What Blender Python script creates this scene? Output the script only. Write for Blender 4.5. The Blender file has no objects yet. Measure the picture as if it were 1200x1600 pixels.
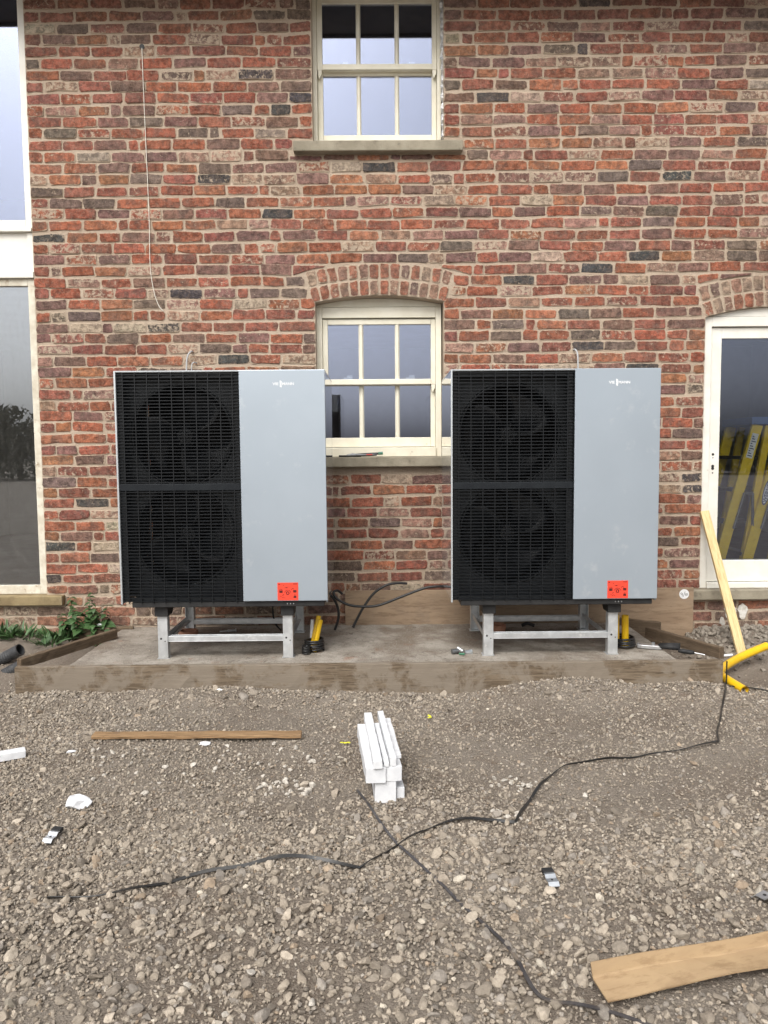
import bpy, math, random
import numpy as np
from mathutils import Vector, Matrix
random.seed(7)
rng = np.random.default_rng(7)
rad = math.radians
scene = bpy.context.scene
col = scene.collection

# ------------------------------------------------------------------ camera
PITCH, ROLL, YAW = rad(4.26), rad(0.46), rad(0.35)
CAM = Vector((0.0, -5.15, 1.30))
fw = Vector((math.sin(YAW) * math.cos(PITCH), math.cos(YAW) * math.cos(PITCH), -math.sin(PITCH)))
rt = Vector((math.cos(YAW), -math.sin(YAW), 0))
up = rt.cross(fw)
r2 = math.cos(ROLL) * rt - math.sin(ROLL) * up
u2 = math.sin(ROLL) * rt + math.cos(ROLL) * up
cd = bpy.data.cameras.new('camera')
cam = bpy.data.objects.new('camera', cd)
col.objects.link(cam)
m = Matrix((r2, u2, -fw)).transposed().to_4x4()
m.translation = CAM
cam.matrix_world = m
cd.sensor_fit = 'VERTICAL'
cd.sensor_height = 32.0
cd.lens = 24.0            # f = 1200 px on a 1600 px tall picture
cd.clip_end = 1000
scene.camera = cam

# ------------------------------------------------------------------ light
SUN_EL, SUN_AZ = rad(48), rad(200)     # azimuth measured clockwise from +Y
world = bpy.data.worlds.new('World')
scene.world = world
world.use_nodes = True
nt = world.node_tree
nt.nodes.clear()
wo = nt.nodes.new('ShaderNodeOutputWorld')
bg = nt.nodes.new('ShaderNodeBackground')
sky = nt.nodes.new('ShaderNodeTexSky')
sky.sky_type = 'NISHITA'
sky.sun_disc = False
sky.sun_elevation = SUN_EL
sky.sun_rotation = SUN_AZ
sky.air_density = 1.0
sky.dust_density = 6.0
sky.ozone_density = 1.0
hsv = nt.nodes.new('ShaderNodeHueSaturation')   # thin even cloud: paler than a clear sky
hsv.inputs['Saturation'].default_value = 0.22
nt.links.new(sky.outputs[0], hsv.inputs['Color'])
nt.links.new(hsv.outputs[0], bg.inputs['Color'])
bg.inputs['Strength'].default_value = 0.13
nt.links.new(bg.outputs[0], wo.inputs[0])
sd = bpy.data.lights.new('sun', 'SUN')
sd.energy = 1.3
sd.angle = rad(40)
sd.color = (1.0, 0.96, 0.9)
sun = bpy.data.objects.new('sun', sd)
col.objects.link(sun)
sdir = Vector((math.sin(SUN_AZ) * math.cos(SUN_EL), math.cos(SUN_AZ) * math.cos(SUN_EL), math.sin(SUN_EL)))
sun.rotation_euler = sdir.to_track_quat('Z', 'Y').to_euler()
sun.location = (-3, -10, 12)
scene.view_settings.view_transform = 'Standard'
scene.view_settings.look = 'None'
scene.view_settings.exposure = 0.48
scene.view_settings.gamma = 1.0
scene.render.engine = 'CYCLES'
scene.cycles.max_bounces = 8
scene.cycles.transparent_max_bounces = 12

# ------------------------------------------------------------------ materials
MATS = {}


def newmat(name):
    mt = bpy.data.materials.new(name)
    mt.use_nodes = True
    n = mt.node_tree
    b = n.nodes['Principled BSDF']
    MATS[name] = mt
    return mt, n, b


def N(n, t, **kw):
    nd = n.nodes.new(t)
    for k, v in kw.items():
        if k in nd.inputs:
            nd.inputs[k].default_value = v
        else:
            setattr(nd, k, v)
    return nd


def mixc(n, fac, a, b, mode='MIX'):
    x = n.nodes.new('ShaderNodeMix')
    x.data_type = 'RGBA'
    x.blend_type = mode
    for sock, v in ((0, fac), (6, a), (7, b)):
        if isinstance(v, (int, float)):
            x.inputs[sock].default_value = v
        elif isinstance(v, tuple):
            x.inputs[sock].default_value = (*v, 1)
        else:
            n.links.new(v, x.inputs[sock])
    return x.outputs[2]


def rng_map(n, val, a, b, c=0., d=1.):
    x = n.nodes.new('ShaderNodeMapRange')
    x.interpolation_type = 'SMOOTHSTEP'
    n.links.new(val, x.inputs[0])
    for i, v in ((1, a), (2, b), (3, c), (4, d)):
        if isinstance(v, (int, float)):
            x.inputs[i].default_value = v
        else:
            n.links.new(v, x.inputs[i])
    return x.outputs[0]


def coord(n, world_space=False, scale=(1, 1, 1)):
    if world_space:
        g = n.nodes.new('ShaderNodeNewGeometry')
        o = g.outputs['Position']
    else:
        t = n.nodes.new('ShaderNodeTexCoord')
        oi = n.nodes.new('ShaderNodeObjectInfo')
        ad = n.nodes.new('ShaderNodeVectorMath')
        ad.operation = 'MULTIPLY_ADD'
        n.links.new(oi.outputs['Random'], ad.inputs[0])
        ad.inputs[1].default_value = (7.3, 5.1, 3.7)
        n.links.new(t.outputs['Object'], ad.inputs[2])
        o = ad.outputs[0]
    if scale != (1, 1, 1):
        mp = n.nodes.new('ShaderNodeMapping')
        mp.inputs['Scale'].default_value = scale
        n.links.new(o, mp.inputs[0])
        o = mp.outputs[0]
    return o


def noise(n, vec, scale, detail=5., rough=.6, dist=0.):
    x = N(n, 'ShaderNodeTexNoise', Scale=scale, Detail=detail, Roughness=rough, Distortion=dist)
    n.links.new(vec, x.inputs['Vector'])
    return x.outputs['Fac']


def bump(n, b, h, strength=.4, dist=.005, prev=None):
    x = N(n, 'ShaderNodeBump', Strength=strength, Distance=dist)
    n.links.new(h, x.inputs['Height'])
    if prev is not None:
        n.links.new(prev, x.inputs['Normal'])
    n.links.new(x.outputs[0], b.inputs['Normal'])
    return x.outputs[0]


def pmat(name, c1, c2=None, scale=12., rough=.6, metallic=0., bumps=.0, bscale=60., lo=.35, hi=.65, stretch=(1, 1, 1),
         spec=.5, coat=0., bdist=.004, c3=None, s3=3., lo3=.55, hi3=.75, rough2=None, ws=False):
    mt, n, b = newmat(name)
    b.inputs['Roughness'].default_value = rough
    b.inputs['Metallic'].default_value = metallic
    b.inputs['Specular IOR Level'].default_value = spec
    b.inputs['Coat Weight'].default_value = coat
    v = coord(n, ws, stretch)
    if c2 is None:
        b.inputs['Base Color'].default_value = (*c1, 1)
    else:
        f = rng_map(n, noise(n, v, scale), lo, hi)
        c = mixc(n, f, c1, c2)
        if c3 is not None:
            f3 = rng_map(n, noise(n, v, s3, 6, .65), lo3, hi3)
            c = mixc(n, f3, c, c3)
        n.links.new(c, b.inputs['Base Color'])
        if rough2 is not None:
            n.links.new(rng_map(n, noise(n, v, scale * .7), .3, .7, rough, rough2), b.inputs['Roughness'])
    if bumps:
        bump(n, b, noise(n, v, bscale, 6, .65), bumps, bdist)
    return mt


# bricks: colour comes with each brick (rgb), alpha is how much old lime still sticks to it
mt, n, b = newmat('brick')
b.inputs['Roughness'].default_value = .92
b.inputs['Specular IOR Level'].default_value = .2
v = coord(n, True)
at = N(n, 'ShaderNodeAttribute', attribute_name='bcol')
n1 = noise(n, v, 22, 6, .65)
n2 = noise(n, v, 95, 5, .7)
n3 = noise(n, v, 34, 8, .72, .4)
n4 = noise(n, v, 9, 4, .6)
vm = N(n, 'ShaderNodeVectorMath', operation='SCALE')
n.links.new(at.outputs['Color'], vm.inputs[0])
n.links.new(rng_map(n, n1, .36, .64, .55, 1.32), vm.inputs['Scale'])
c = mixc(n, rng_map(n, n4, .50, .58, 0, .38), vm.outputs[0], (.105, .078, .070))
c = mixc(n, rng_map(n, noise(n, v, 48, 6, .75), .46, .68, 0, .36), c, (.38, .28, .21))
c = mixc(n, rng_map(n, n2, .53, .64, 0, .5), c, (.07, .05, .044))
sub = N(n, 'ShaderNodeMath', operation='MULTIPLY_ADD')
n.links.new(at.outputs['Alpha'], sub.inputs[0])
sub.inputs[1].default_value = -.28
sub.inputs[2].default_value = .72
sub2 = N(n, 'ShaderNodeMath', operation='ADD')
n.links.new(sub.outputs[0], sub2.inputs[0])
sub2.inputs[1].default_value = .09
c = mixc(n, rng_map(n, n3, sub.outputs[0], sub2.outputs[0], 0, .85), c, (.48, .385, .29))
c = mixc(n, rng_map(n, noise(n, v, 210, 4, .75), .60, .68, 0, .55), c, (.58, .50, .40))
n.links.new(c, b.inputs['Base Color'])
bp = bump(n, b, n1, .9, .016)
bp = bump(n, b, n2, .9, .008, bp)
bump(n, b, noise(n, v, 260, 3, .6), .5, .0015, bp)

mt, n, b = newmat('mortar')
b.inputs['Roughness'].default_value = .95
b.inputs['Specular IOR Level'].default_value = .15
v = coord(n, True)
c = mixc(n, rng_map(n, noise(n, v, 3.2), .3, .7), (.40, .315, .24), (.50, .41, .32))
c = mixc(n, rng_map(n, noise(n, v, 120, 4, .7), .5, .8, 0, .6), c, (.24, .18, .135))
n.links.new(c, b.inputs['Base Color'])
bp = bump(n, b, noise(n, v, 60, 6, .7), .8, .010)
bump(n, b, noise(n, v, 320, 3, .6), .6, .003, bp)

# ground dirt and stones
mt, n, b = newmat('dirt')
b.inputs['Roughness'].default_value = .95
b.inputs['Specular IOR Level'].default_value = .15
v = coord(n, True)
c = mixc(n, rng_map(n, noise(n, v, 1.7, 6, .6), .35, .68), (.275, .238, .198), (.195, .158, .126))
c = mixc(n, rng_map(n, noise(n, v, 5.5, 6, .65), .56, .72, 0, .7), c, (.16, .105, .07))
vor = N(n, 'ShaderNodeTexVoronoi', Scale=150.)
n.links.new(v, vor.inputs['Vector'])
c = mixc(n, rng_map(n, vor.outputs['Color'], .2, .9, 0, .55), c, (.29, .25, .205))
c = mixc(n, rng_map(n, noise(n, v, 260, 3, .6), .5, .8, 0, .6), c, (.07, .055, .042))
n.links.new(c, b.inputs['Base Color'])
vd = N(n, 'ShaderNodeMath', operation='SUBTRACT')
vd.inputs[0].default_value = 1.
n.links.new(vor.outputs['Distance'], vd.inputs[1])
bp = bump(n, b, vd.outputs[0], .9, .006)
bp = bump(n, b, noise(n, v, 40, 8, .7), .8, .02, bp)
bump(n, b, noise(n, v, 300, 4, .7), .7, .004, bp)

mt, n, b = newmat('stone')
b.inputs['Roughness'].default_value = .9
b.inputs['Specular IOR Level'].default_value = .25
v = coord(n, True)
at = N(n, 'ShaderNodeAttribute', attribute_name='bcol')
c = mixc(n, rng_map(n, noise(n, v, 90, 5, .65), .35, .75, 0, .45), at.outputs['Color'], (.13, .105, .08))
c = mixc(n, rng_map(n, noise(n, v, 300, 3, .6), .55, .75, 0, .5), c, (.36, .32, .27))
n.links.new(c, b.inputs['Base Color'])
bp = bump(n, b, noise(n, v, 120, 6, .7), .6, .004)

# glass: a coated pane mirrors part of the sky and lets the rest through
for gname, REFL in (('window_glass', .19), ('door_glass', .10), ('dusty_glass', .20)):
    mt, n, b = newmat(gname)
    out = n.nodes['Material Output']
    n.nodes.remove(b)
    gl = N(n, 'ShaderNodeBsdfGlossy', Roughness=.0)
    gl.inputs['Color'].default_value = (.76, .80, .87, 1) if gname == 'dusty_glass' else (.70, .765, 1.0, 1)
    tr = n.nodes.new('ShaderNodeBsdfTransparent')
    tr.inputs['Color'].default_value = (.93, .95, .94, 1)
    fr = N(n, 'ShaderNodeFresnel', IOR=1.5)
    v = coord(n, True)
    ma = N(n, 'ShaderNodeMath', operation='MULTIPLY_ADD')
    n.links.new(fr.outputs[0], ma.inputs[0])
    ma.inputs[1].default_value = 1.2
    ma.inputs[2].default_value = REFL
    di = N(n, 'ShaderNodeBsdfDiffuse')
    di.inputs['Color'].default_value = (.6, .58, .54, 1)
    mx = n.nodes.new('ShaderNodeMixShader')
    n.links.new(ma.outputs[0], mx.inputs[0])
    n.links.new(tr.outputs[0], mx.inputs[1])
    n.links.new(gl.outputs[0], mx.inputs[2])
    mp = N(n, 'ShaderNodeMapping')
    mp.inputs['Scale'].default_value = (6, 1, 1.2)
    n.links.new(v, mp.inputs[0])
    DM = (.025, .10) if gname == 'dusty_glass' else (.004, .07)
    dirt = rng_map(n, noise(n, mp.outputs[0], 7, 8, .75, .5), .45 if gname == 'dusty_glass' else .58, .85, *DM)
    mx2 = n.nodes.new('ShaderNodeMixShader')
    n.links.new(dirt, mx2.inputs[0])
    n.links.new(mx.outputs[0], mx2.inputs[1])
    n.links.new(di.outputs[0], mx2.inputs[2])
    n.links.new(mx2.outputs[0], out.inputs[0])

pmat('cream_paint', (.78, .745, .62), (.72, .68, .55), 9, .42, bumps=.12, bscale=120, bdist=.001, c3=(.40, .35, .26), s3=16, lo3=.66, hi3=.82)
pmat('white_paint', (.80, .785, .72), (.73, .71, .64), 7, .4, bumps=.12, bscale=110, bdist=.001, c3=(.38, .33, .25), s3=14, lo3=.68, hi3=.8)
pmat('dusty_white_paint', (.70, .67, .57), (.55, .50, .40), 14, .7, bumps=.2, bscale=90, bdist=.001, c3=(.36, .29, .2), s3=22, lo3=.58, hi3=.72)
pmat('sill_stone', (.34, .305, .235), (.25, .222, .168), 7, .9, bumps=.8, bscale=110, bdist=.004, c3=(.15, .13, .1), s3=14, lo3=.58, hi3=.72, spec=.2)
pmat('weathered_sill', (.30, .235, .13), (.20, .15, .085), 7, .9, bumps=.9, bscale=80, bdist=.005, c3=(.36, .31, .22), s3=12, lo3=.58, hi3=.72, spec=.2)
pmat('foil', (.62, .63, .64), (.85, .85, .85), 60, .28, .95, bumps=1., bscale=55, bdist=.012)
pmat('plaster', (.58, .56, .52), (.50, .48, .44), 4, .9)
pmat('room_floor', (.17, .15, .13), (.12, .1, .09), 5, .8)
pmat('soffit', (.13, .12, .11), (.10, .09, .085), 6, .7)
pmat('roof_slate', (.08, .085, .095), (.05, .055, .06), 8, .7, bumps=.4, bscale=20)
pmat('silver_panel', (.425, .485, .545), (.41, .47, .53), 3, .33, .5, coat=.1, rough2=.40, c3=(.50, .55, .59), s3=9, lo3=.58, hi3=.74)
pmat('silver_edge', (.62, .66, .69), None, rough=.25, metallic=.5)
pmat('side_panel', (.40, .43, .46), (.37, .40, .43), 4, .07, .55, spec=.8, coat=.6)
pmat('grille_black', (.005, .006, .0075), (.008, .0095, .0115), 30, .40, spec=.35)
pmat('bulkhead', (.030, .036, .042), (.038, .045, .052), 8, .5)
pmat('fan_plastic', (.012, .014, .017), (.018, .021, .025), 10, .42)
pmat('fan_ring', (.024, .028, .032), None, rough=.4)
pmat('rail_grey', (.010, .012, .015), (.014, .017, .020), 12, .6, spec=.2)
pmat('coil_black', (.012, .012, .013), (.03, .03, .03), 120, .6, stretch=(1, 1, .05))
pmat('black_tray', (.012, .012, .013), (.022, .022, .022), 20, .55, bumps=.1)
pmat('galvanised', (.72, .74, .75), (.58, .60, .61), 16, .40, .75, bumps=.15, bscale=40, c3=(.80, .81, .80), s3=30, lo3=.58, hi3=.72, rough2=.55)
pmat('zinc_clip', (.66, .69, .72), (.56, .59, .62), 30, .3, .85)
pmat('rubber', (.012, .012, .013), (.022, .022, .022), 40, .7, bumps=.2)
pmat('black_hose', (.010, .010, .011), (.018, .018, .018), 30, .38)
pmat('grey_strap', (.045, .042, .045), (.075, .07, .07), 18, .4, bumps=.2, c3=(.17, .14, .11), s3=12, lo3=.52, hi3=.7)
pmat('pipe_grey', (.030, .031, .033), (.045, .046, .048), 20, .5, c3=(.14, .13, .12), s3=9, lo3=.55, hi3=.7)
pmat('black_strap', (.014, .014, .014), (.028, .026, .024), 20, .42, bumps=.2, c3=(.10, .085, .065), s3=14, lo3=.62, hi3=.8)
pmat('yellow_plastic', (.80, .50, .012), (.72, .43, .01), 14, .35, c3=(.50, .33, .06), s3=25, lo3=.68, hi3=.85)
pmat('yellow_fibreglass', (.82, .58, .012), (.74, .51, .01), 20, .45, c3=(.42, .29, .03), s3=25, lo3=.6, hi3=.8)
pmat('ladder_blue', (.05, .10, .24), (.06, .12, .27), 12, .5)
pmat('dark_metal', (.16, .165, .17), (.11, .115, .12), 20, .45, .6)
pmat('terracotta', (.36, .18, .115), (.30, .145, .09), 15, .8, bumps=.2)
pmat('white_foam', (.70, .71, .725), (.64, .65, .67), 30, .85, bumps=.3, bscale=160, bdist=.002, spec=.2)
pmat('paper_white', (.78, .79, .80), None, rough=.8)
pmat('red_sticker', (.80, .065, .035), None, rough=.4)
pmat('sticker_ink', (.09, .008, .006), None, rough=.5)
pmat('logo_white', (.78, .80, .82), None, rough=.5)
pmat('ink_blue', (.03, .045, .15), None, rough=.5)
pmat('ink_black', (.02, .02, .02), None, rough=.6)
pmat('lime_chip', (.80, .78, .06), None, rough=.45)
pmat('string_white', (.74, .70, .62), None, rough=.8)
pmat('grey_cable', (.42, .43, .44), None, rough=.5)
pmat('green_plastic', (.02, .14, .07), None, rough=.45)
pmat('red_plastic', (.45, .04, .03), None, rough=.45)
pmat('tool_steel', (.66, .67, .68), (.50, .51, .52), 25, .35, .8)
pmat('leaf_green', (.038, .088, .026), (.062, .125, .040), 14, .55, bumps=.25, bscale=60)
pmat('leaf_dark', (.030, .070, .022), (.055, .105, .034), 14, .55, bumps=.25, bscale=60)
pmat('stem_green', (.07, .10, .035), None, rough=.6)
pmat('bark', (.09, .07, .05), (.06, .045, .035), 12, .9, bumps=.5, bscale=30)
pmat('hedge_leaf', (.055, .065, .028), (.085, .085, .045), 3, .8)
pmat('white_splash', (.68, .66, .62), (.5, .46, .4), 40, .9)


def woodmat(name, c1, c2, c3, stain=None, stretch=(1.5, 22, 22), rough=.8, lo3=.55, hi3=.75, bs=.5, sscale=3.5):
    mt, n, b = newmat(name)
    b.inputs['Roughness'].default_value = rough
    b.inputs['Specular IOR Level'].default_value = .25
    v = coord(n, False, stretch)
    v0 = coord(n, False)
    f = noise(n, v, 2.2, 7, .65, .6)
    c = mixc(n, rng_map(n, f, .35, .65), c1, c2)
    c = mixc(n, rng_map(n, noise(n, v, 7, 4, .7), .48, .66, 0, .7), c, c3)
    if stain is not None:
        c = mixc(n, rng_map(n, noise(n, v0, sscale, 10, .72, .3), lo3, hi3, 0, .85), c, stain)
    n.links.new(c, b.inputs['Base Color'])
    bp = bump(n, b, f, bs, .004)
    bump(n, b, noise(n, v, 14, 4, .7), bs, .002, bp)
    return mt


woodmat('form_timber', (.20, .155, .108), (.12, .088, .058), (.055, .04, .027), stain=(.225, .19, .15), lo3=.44, hi3=.54, sscale=4.5, bs=.7)
woodmat('old_timber', (.145, .105, .070), (.10, .07, .045), (.05, .036, .024), stain=(.21, .17, .12), lo3=.58, hi3=.75)
woodmat('lath_timber', (.33, .215, .115), (.25, .155, .08), (.14, .085, .045), stain=(.16, .11, .075), lo3=.56, hi3=.72)
woodmat('pine', (.72, .57, .31), (.64, .48, .24), (.45, .30, .13), stretch=(22, 22, 1.5), rough=.6, bs=.2)
woodmat('plywood', (.335, .245, .165), (.27, .19, .125), (.19, .13, .085), stretch=(1.2, 6, 7), stain=(.25, .19, .14), lo3=.45, hi3=.7, bs=.15)
woodmat('card', (.40, .285, .165), (.345, .24, .14), (.27, .18, .10), stretch=(2, 6, 6), stain=(.22, .15, .09), lo3=.58, hi3=.66, bs=.1)

# cast concrete
mt, n, b = newmat('concrete')
b.inputs['Roughness'].default_value = .9
b.inputs['Specular IOR Level'].default_value = .2
v = coord(n, True)
c = mixc(n, rng_map(n, noise(n, v, 5, 8, .7), .40, .60), (.34, .31, .268), (.225, .197, .165))
c = mixc(n, rng_map(n, noise(n, v, 2.3, 8, .68), .50, .62, 0, .75), c, (.16, .125, .094))
c = mixc(n, rng_map(n, noise(n, v, 16, 8, .75), .56, .66, 0, .75), c, (.085, .068, .052))
c = mixc(n, rng_map(n, noise(n, v, 9, 6, .7), .60, .68, 0, .55), c, (.27, .15, .10))
c = mixc(n, rng_map(n, noise(n, v, 150, 4, .7), .52, .64, 0, .7), c, (.40, .365, .315))
c = mixc(n, rng_map(n, noise(n, v, 110, 4, .7), .56, .66, 0, .7), c, (.08, .065, .052))
n.links.new(c, b.inputs['Base Color'])
bp = bump(n, b, noise(n, v, 30, 7, .7), .6, .006)
bump(n, b, noise(n, v, 230, 4, .7), .6, .003, bp)

# ------------------------------------------------------------------ mesh helpers
children = {}


def tag(o, label=None, cat=None, group=None, kind=None):
    if label:
        o['label'] = label
    if cat:
        o['category'] = cat
    if group:
        o['group'] = group
    if kind:
        o['kind'] = kind
    return o


def reg(o, parent):
    col.objects.link(o)
    if parent is not None:
        o.parent = parent
        children.setdefault(parent.name, []).append(o)
    return o


def empty(name, loc=(0, 0, 0), rot=(0, 0, 0), parent=None):
    o = bpy.data.objects.new(name, None)
    o.empty_display_size = .1
    reg(o, parent)
    o.location = loc
    o.rotation_euler = rot
    return o


def copy_tree(o, parent=None):
    c = o.copy()
    reg(c, parent)
    for ch in children.get(o.name, [])[:]:
        copy_tree(ch, c)
    return c


class MB:
    def __init__(s):
        s.v, s.f = [], []

    def add(s, vs, fs, M=None):
        k = len(s.v)
        s.v += [tuple(M @ Vector(p)) if M is not None else tuple(p) for p in vs]
        s.f += [tuple(i + k for i in f) for f in fs]
        return s

    def box(s, x0, x1, y0, y1, z0, z1, M=None):
        return s.add([(x0, y0, z0), (x1, y0, z0), (x1, y1, z0), (x0, y1, z0), (x0, y0, z1), (x1, y0, z1), (x1, y1, z1), (x0, y1, z1)],
                     [(0, 3, 2, 1), (4, 5, 6, 7), (0, 1, 5, 4), (1, 2, 6, 5), (2, 3, 7, 6), (3, 0, 4, 7)], M)

    def prism(s, pts, y0, y1, M=None):          # pts (x,z) ccw seen from -y, extruded along y
        k = len(pts)
        vs = [(x, y0, z) for x, z in pts] + [(x, y1, z) for x, z in pts]
        fs = [tuple(range(k)), tuple(range(2 * k - 1, k - 1, -1))]
        fs += [(i, i + k, (i + 1) % k + k, (i + 1) % k) for i in range(k)]
        return s.add(vs, fs, M)

    def tube(s, path, r, n=10, caps=True, M=None, rfun=None):
        P = [Vector(p) for p in path]
        vs, fs = [], []
        prev = None
        for i, p in enumerate(P):
            t = (P[min(i + 1, len(P) - 1)] - P[max(i - 1, 0)]).normalized()
            if prev is None:
                a = t.orthogonal().normalized()
            else:
                a = (prev - t * prev.dot(t)).normalized()
            prev = a
            bb = t.cross(a)
            rr = rfun(i) if rfun else r
            for k in range(n):
                w = 2 * math.pi * k / n
                vs.append(p + rr * (math.cos(w) * a + math.sin(w) * bb))
        for i in range(len(P) - 1):
            for k in range(n):
                k2 = (k + 1) % n
                fs.append((i * n + k, i * n + k2, (i + 1) * n + k2, (i + 1) * n + k))
        if caps:
            fs.append(tuple(range(n - 1, -1, -1)))
            fs.append(tuple((len(P) - 1) * n + k for k in range(n)))
        return s.add(vs, fs, M)

    def hollow(s, p0, p1, ro, ri, n=20):        # open ended pipe
        p0, p1 = Vector(p0), Vector(p1)
        t = (p1 - p0).normalized()
        a = t.orthogonal().normalized()
        bb = t.cross(a)
        vs = []
        for p, r in ((p0, ro), (p1, ro), (p1, ri), (p0, ri)):
            for k in range(n):
                w = 2 * math.pi * k / n
                vs.append(p + r * (math.cos(w) * a + math.sin(w) * bb))
        fs = []
        for j in range(4):
            j2 = (j + 1) % 4
            for k in range(n):
                k2 = (k + 1) % n
                fs.append((j * n + k, j * n + k2, j2 * n + k2, j2 * n + k))
        return s.add(vs, fs)

    def lathe(s, prof, n=32, M=None):           # prof (r, y) about local y axis
        vs, fs = [], []
        for r, y in prof:
            for k in range(n):
                w = 2 * math.pi * k / n
                vs.append((r * math.cos(w), y, r * math.sin(w)))
        for i in range(len(prof) - 1):
            for k in range(n):
                k2 = (k + 1) % n
                fs.append((i * n + k, i * n + k2, (i + 1) * n + k2, (i + 1) * n + k))
        return s.add(vs, fs, M)

    def ribbon(s, path, w, th, twist=None):
        P = [Vector(p) for p in path]
        vs, fs = [], []
        for i, p in enumerate(P):
            t = (P[min(i + 1, len(P) - 1)] - P[max(i - 1, 0)]).normalized()
            side = t.cross(Vector((0, 0, 1))).normalized()
            nn = side.cross(t)
            if twist:
                a = twist(i / (len(P) - 1))
                side, nn = math.cos(a) * side + math.sin(a) * nn, math.cos(a) * nn - math.sin(a) * side
            for sx, sz in ((-1, -1), (1, -1), (1, 1), (-1, 1)):
                vs.append(p + side * sx * w / 2 + nn * sz * th / 2)
        for i in range(len(P) - 1):
            for k in range(4):
                k2 = (k + 1) % 4
                fs.append((i * 4 + k, i * 4 + k2, i * 4 + 4 + k2, i * 4 + 4 + k))
        fs += [(3, 2, 1, 0), tuple(4 * (len(P) - 1) + k for k in range(4))]
        return s.add(vs, fs)

    def build(s, name, mat, parent=None, smooth=False, bevel=0., seg=2, loc=None, rot=None):
        me = bpy.data.meshes.new(name)
        me.from_pydata(s.v, [], s.f)
        me.validate()
        if smooth:
            me.shade_smooth()
        me.materials.append(MATS[mat])
        o = bpy.data.objects.new(name, me)
        reg(o, parent)
        if bevel:
            bv = o.modifiers.new('bevel', 'BEVEL')
            bv.width = bevel
            bv.segments = seg
            bv.limit_method = 'ANGLE'
        if loc:
            o.location = loc
        if rot:
            o.rotation_euler = rot
        return o


def spline(pts, n=8):
    P = [Vector(p) for p in pts]
    out = []
    for i in range(len(P) - 1):
        p0, p1, p2, p3 = P[max(i - 1, 0)], P[i], P[i + 1], P[min(i + 2, len(P) - 1)]
        for k in range(n):
            t = k / n
            out.append(.5 * ((2 * p1) + (p2 - p0) * t + (2 * p0 - 5 * p1 + 4 * p2 - p3) * t * t + (3 * p1 - p0 - 3 * p2 + p3) * t ** 3))
    out.append(P[-1])
    return out


def text_mesh(name, body, size, mat, parent, loc, rot=(math.pi / 2, 0, 0), depth=.0006, sx=1., align='LEFT', bold=0.):
    cu = bpy.data.curves.new(name, 'FONT')
    cu.body = body
    cu.size = size
    cu.extrude = depth
    cu.align_x = align
    cu.offset = bold
    t = bpy.data.objects.new(name, cu)
    col.objects.link(t)
    bpy.context.view_layer.update()
    me = bpy.data.meshes.new_from_object(t.evaluated_get(bpy.context.evaluated_depsgraph_get()))
    bpy.data.objects.remove(t)
    bpy.data.curves.remove(cu)
    me.name = name
    for vv in me.vertices:
        vv.co.x *= sx
    me.materials.clear()
    me.materials.append(MATS[mat])
    o = bpy.data.objects.new(name, me)
    reg(o, parent)
    o.location = loc
    o.rotation_euler = rot
    return o


def big_mesh(name, V, F3, mat, cols=None, parent=None):
    """numpy triangles -> mesh object"""
    me = bpy.data.meshes.new(name)
    me.vertices.add(len(V))
    me.vertices.foreach_set('co', V.astype(np.float32).ravel())
    me.loops.add(F3.size)
    me.loops.foreach_set('vertex_index', F3.astype(np.int32).ravel())
    me.polygons.add(len(F3))
    me.polygons.foreach_set('loop_start', np.arange(0, F3.size, 3, dtype=np.int32))
    if cols is not None:
        a = me.color_attributes.new('bcol', 'FLOAT_COLOR', 'POINT')
        a.data.foreach_set('color', cols.astype(np.float32).ravel())
    me.update(calc_edges=True)
    me.shade_flat()
    me.materials.append(MATS[mat])
    o = bpy.data.objects.new(name, me)
    reg(o, parent)
    return o


def sstep(a, b, x):
    t = np.clip((x - a) / (b - a), 0, 1)
    return t * t * (3 - 2 * t)


# ------------------------------------------------------------------ ground
def hgt(x, y):
    x = np.asarray(x, float)
    y = np.asarray(y, float)
    m = sstep(-6, -5, x) * sstep(6, 5, x) * sstep(-8, -7, y)
    h = .010 * np.sin(2.1 * x + 1.3 * y) + .008 * np.sin(3.7 * x - 2.9 * y + 1) + .005 * np.sin(7.3 * x + 6.1 * y + 2) + .004 * np.sin(13 * x - 11 * y)
    h = h - .008
    h = h + .055 * np.exp(-((x - 1.05) / .38) ** 2 - ((y + 1.08) / .16) ** 2)
    h = h + .035 * np.exp(-((x - 1.75) / .25) ** 2 - ((y + 1.10) / .14) ** 2)
    h = h + .030 * np.exp(-((x + .9) / .9) ** 2 - ((y + 1.10) / .14) ** 2)
    h = h + .020 * np.exp(-((y + 1.08) / .12) ** 2)
    h = h + .13 * sstep(1.85, 2.2, x) * sstep(-.62, -.02, y)
    h = h + .11 * sstep(-1.72, -2.0, x) * sstep(-.95, -.3, y)
    h = h + .02 * sstep(-2.6, -3.4, y)
    return h * m


def hz(x, y):
    return float(hgt(x, y))


xs = np.arange(-6, 6.001, .04)
ys = np.arange(-8, .3, .04)
xs = np.concatenate(([-300, -60, -15], xs, [15, 60, 300]))
ys = np.concatenate(([-300, -80, -20], ys, [20, 100, 300]))
X, Y = np.meshgrid(xs, ys)
Z = hgt(X, Y) + np.where((np.abs(X) < 5) & (Y > -7) & (Y < 0), rng.normal(0, .0022, X.shape), 0)
V = np.stack([X, Y, Z], -1).reshape(-1, 3)
nx, ny = len(xs), len(ys)
i0 = (np.arange(ny - 1)[:, None] * nx + np.arange(nx - 1)[None, :]).ravel()
F = np.concatenate([np.stack([i0, i0 + 1, i0 + nx + 1], 1), np.stack([i0, i0 + nx + 1, i0 + nx], 1)])
g = big_mesh('ground', V, F, 'dirt')
g.data.shade_smooth()
tag(g, kind='structure')

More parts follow.
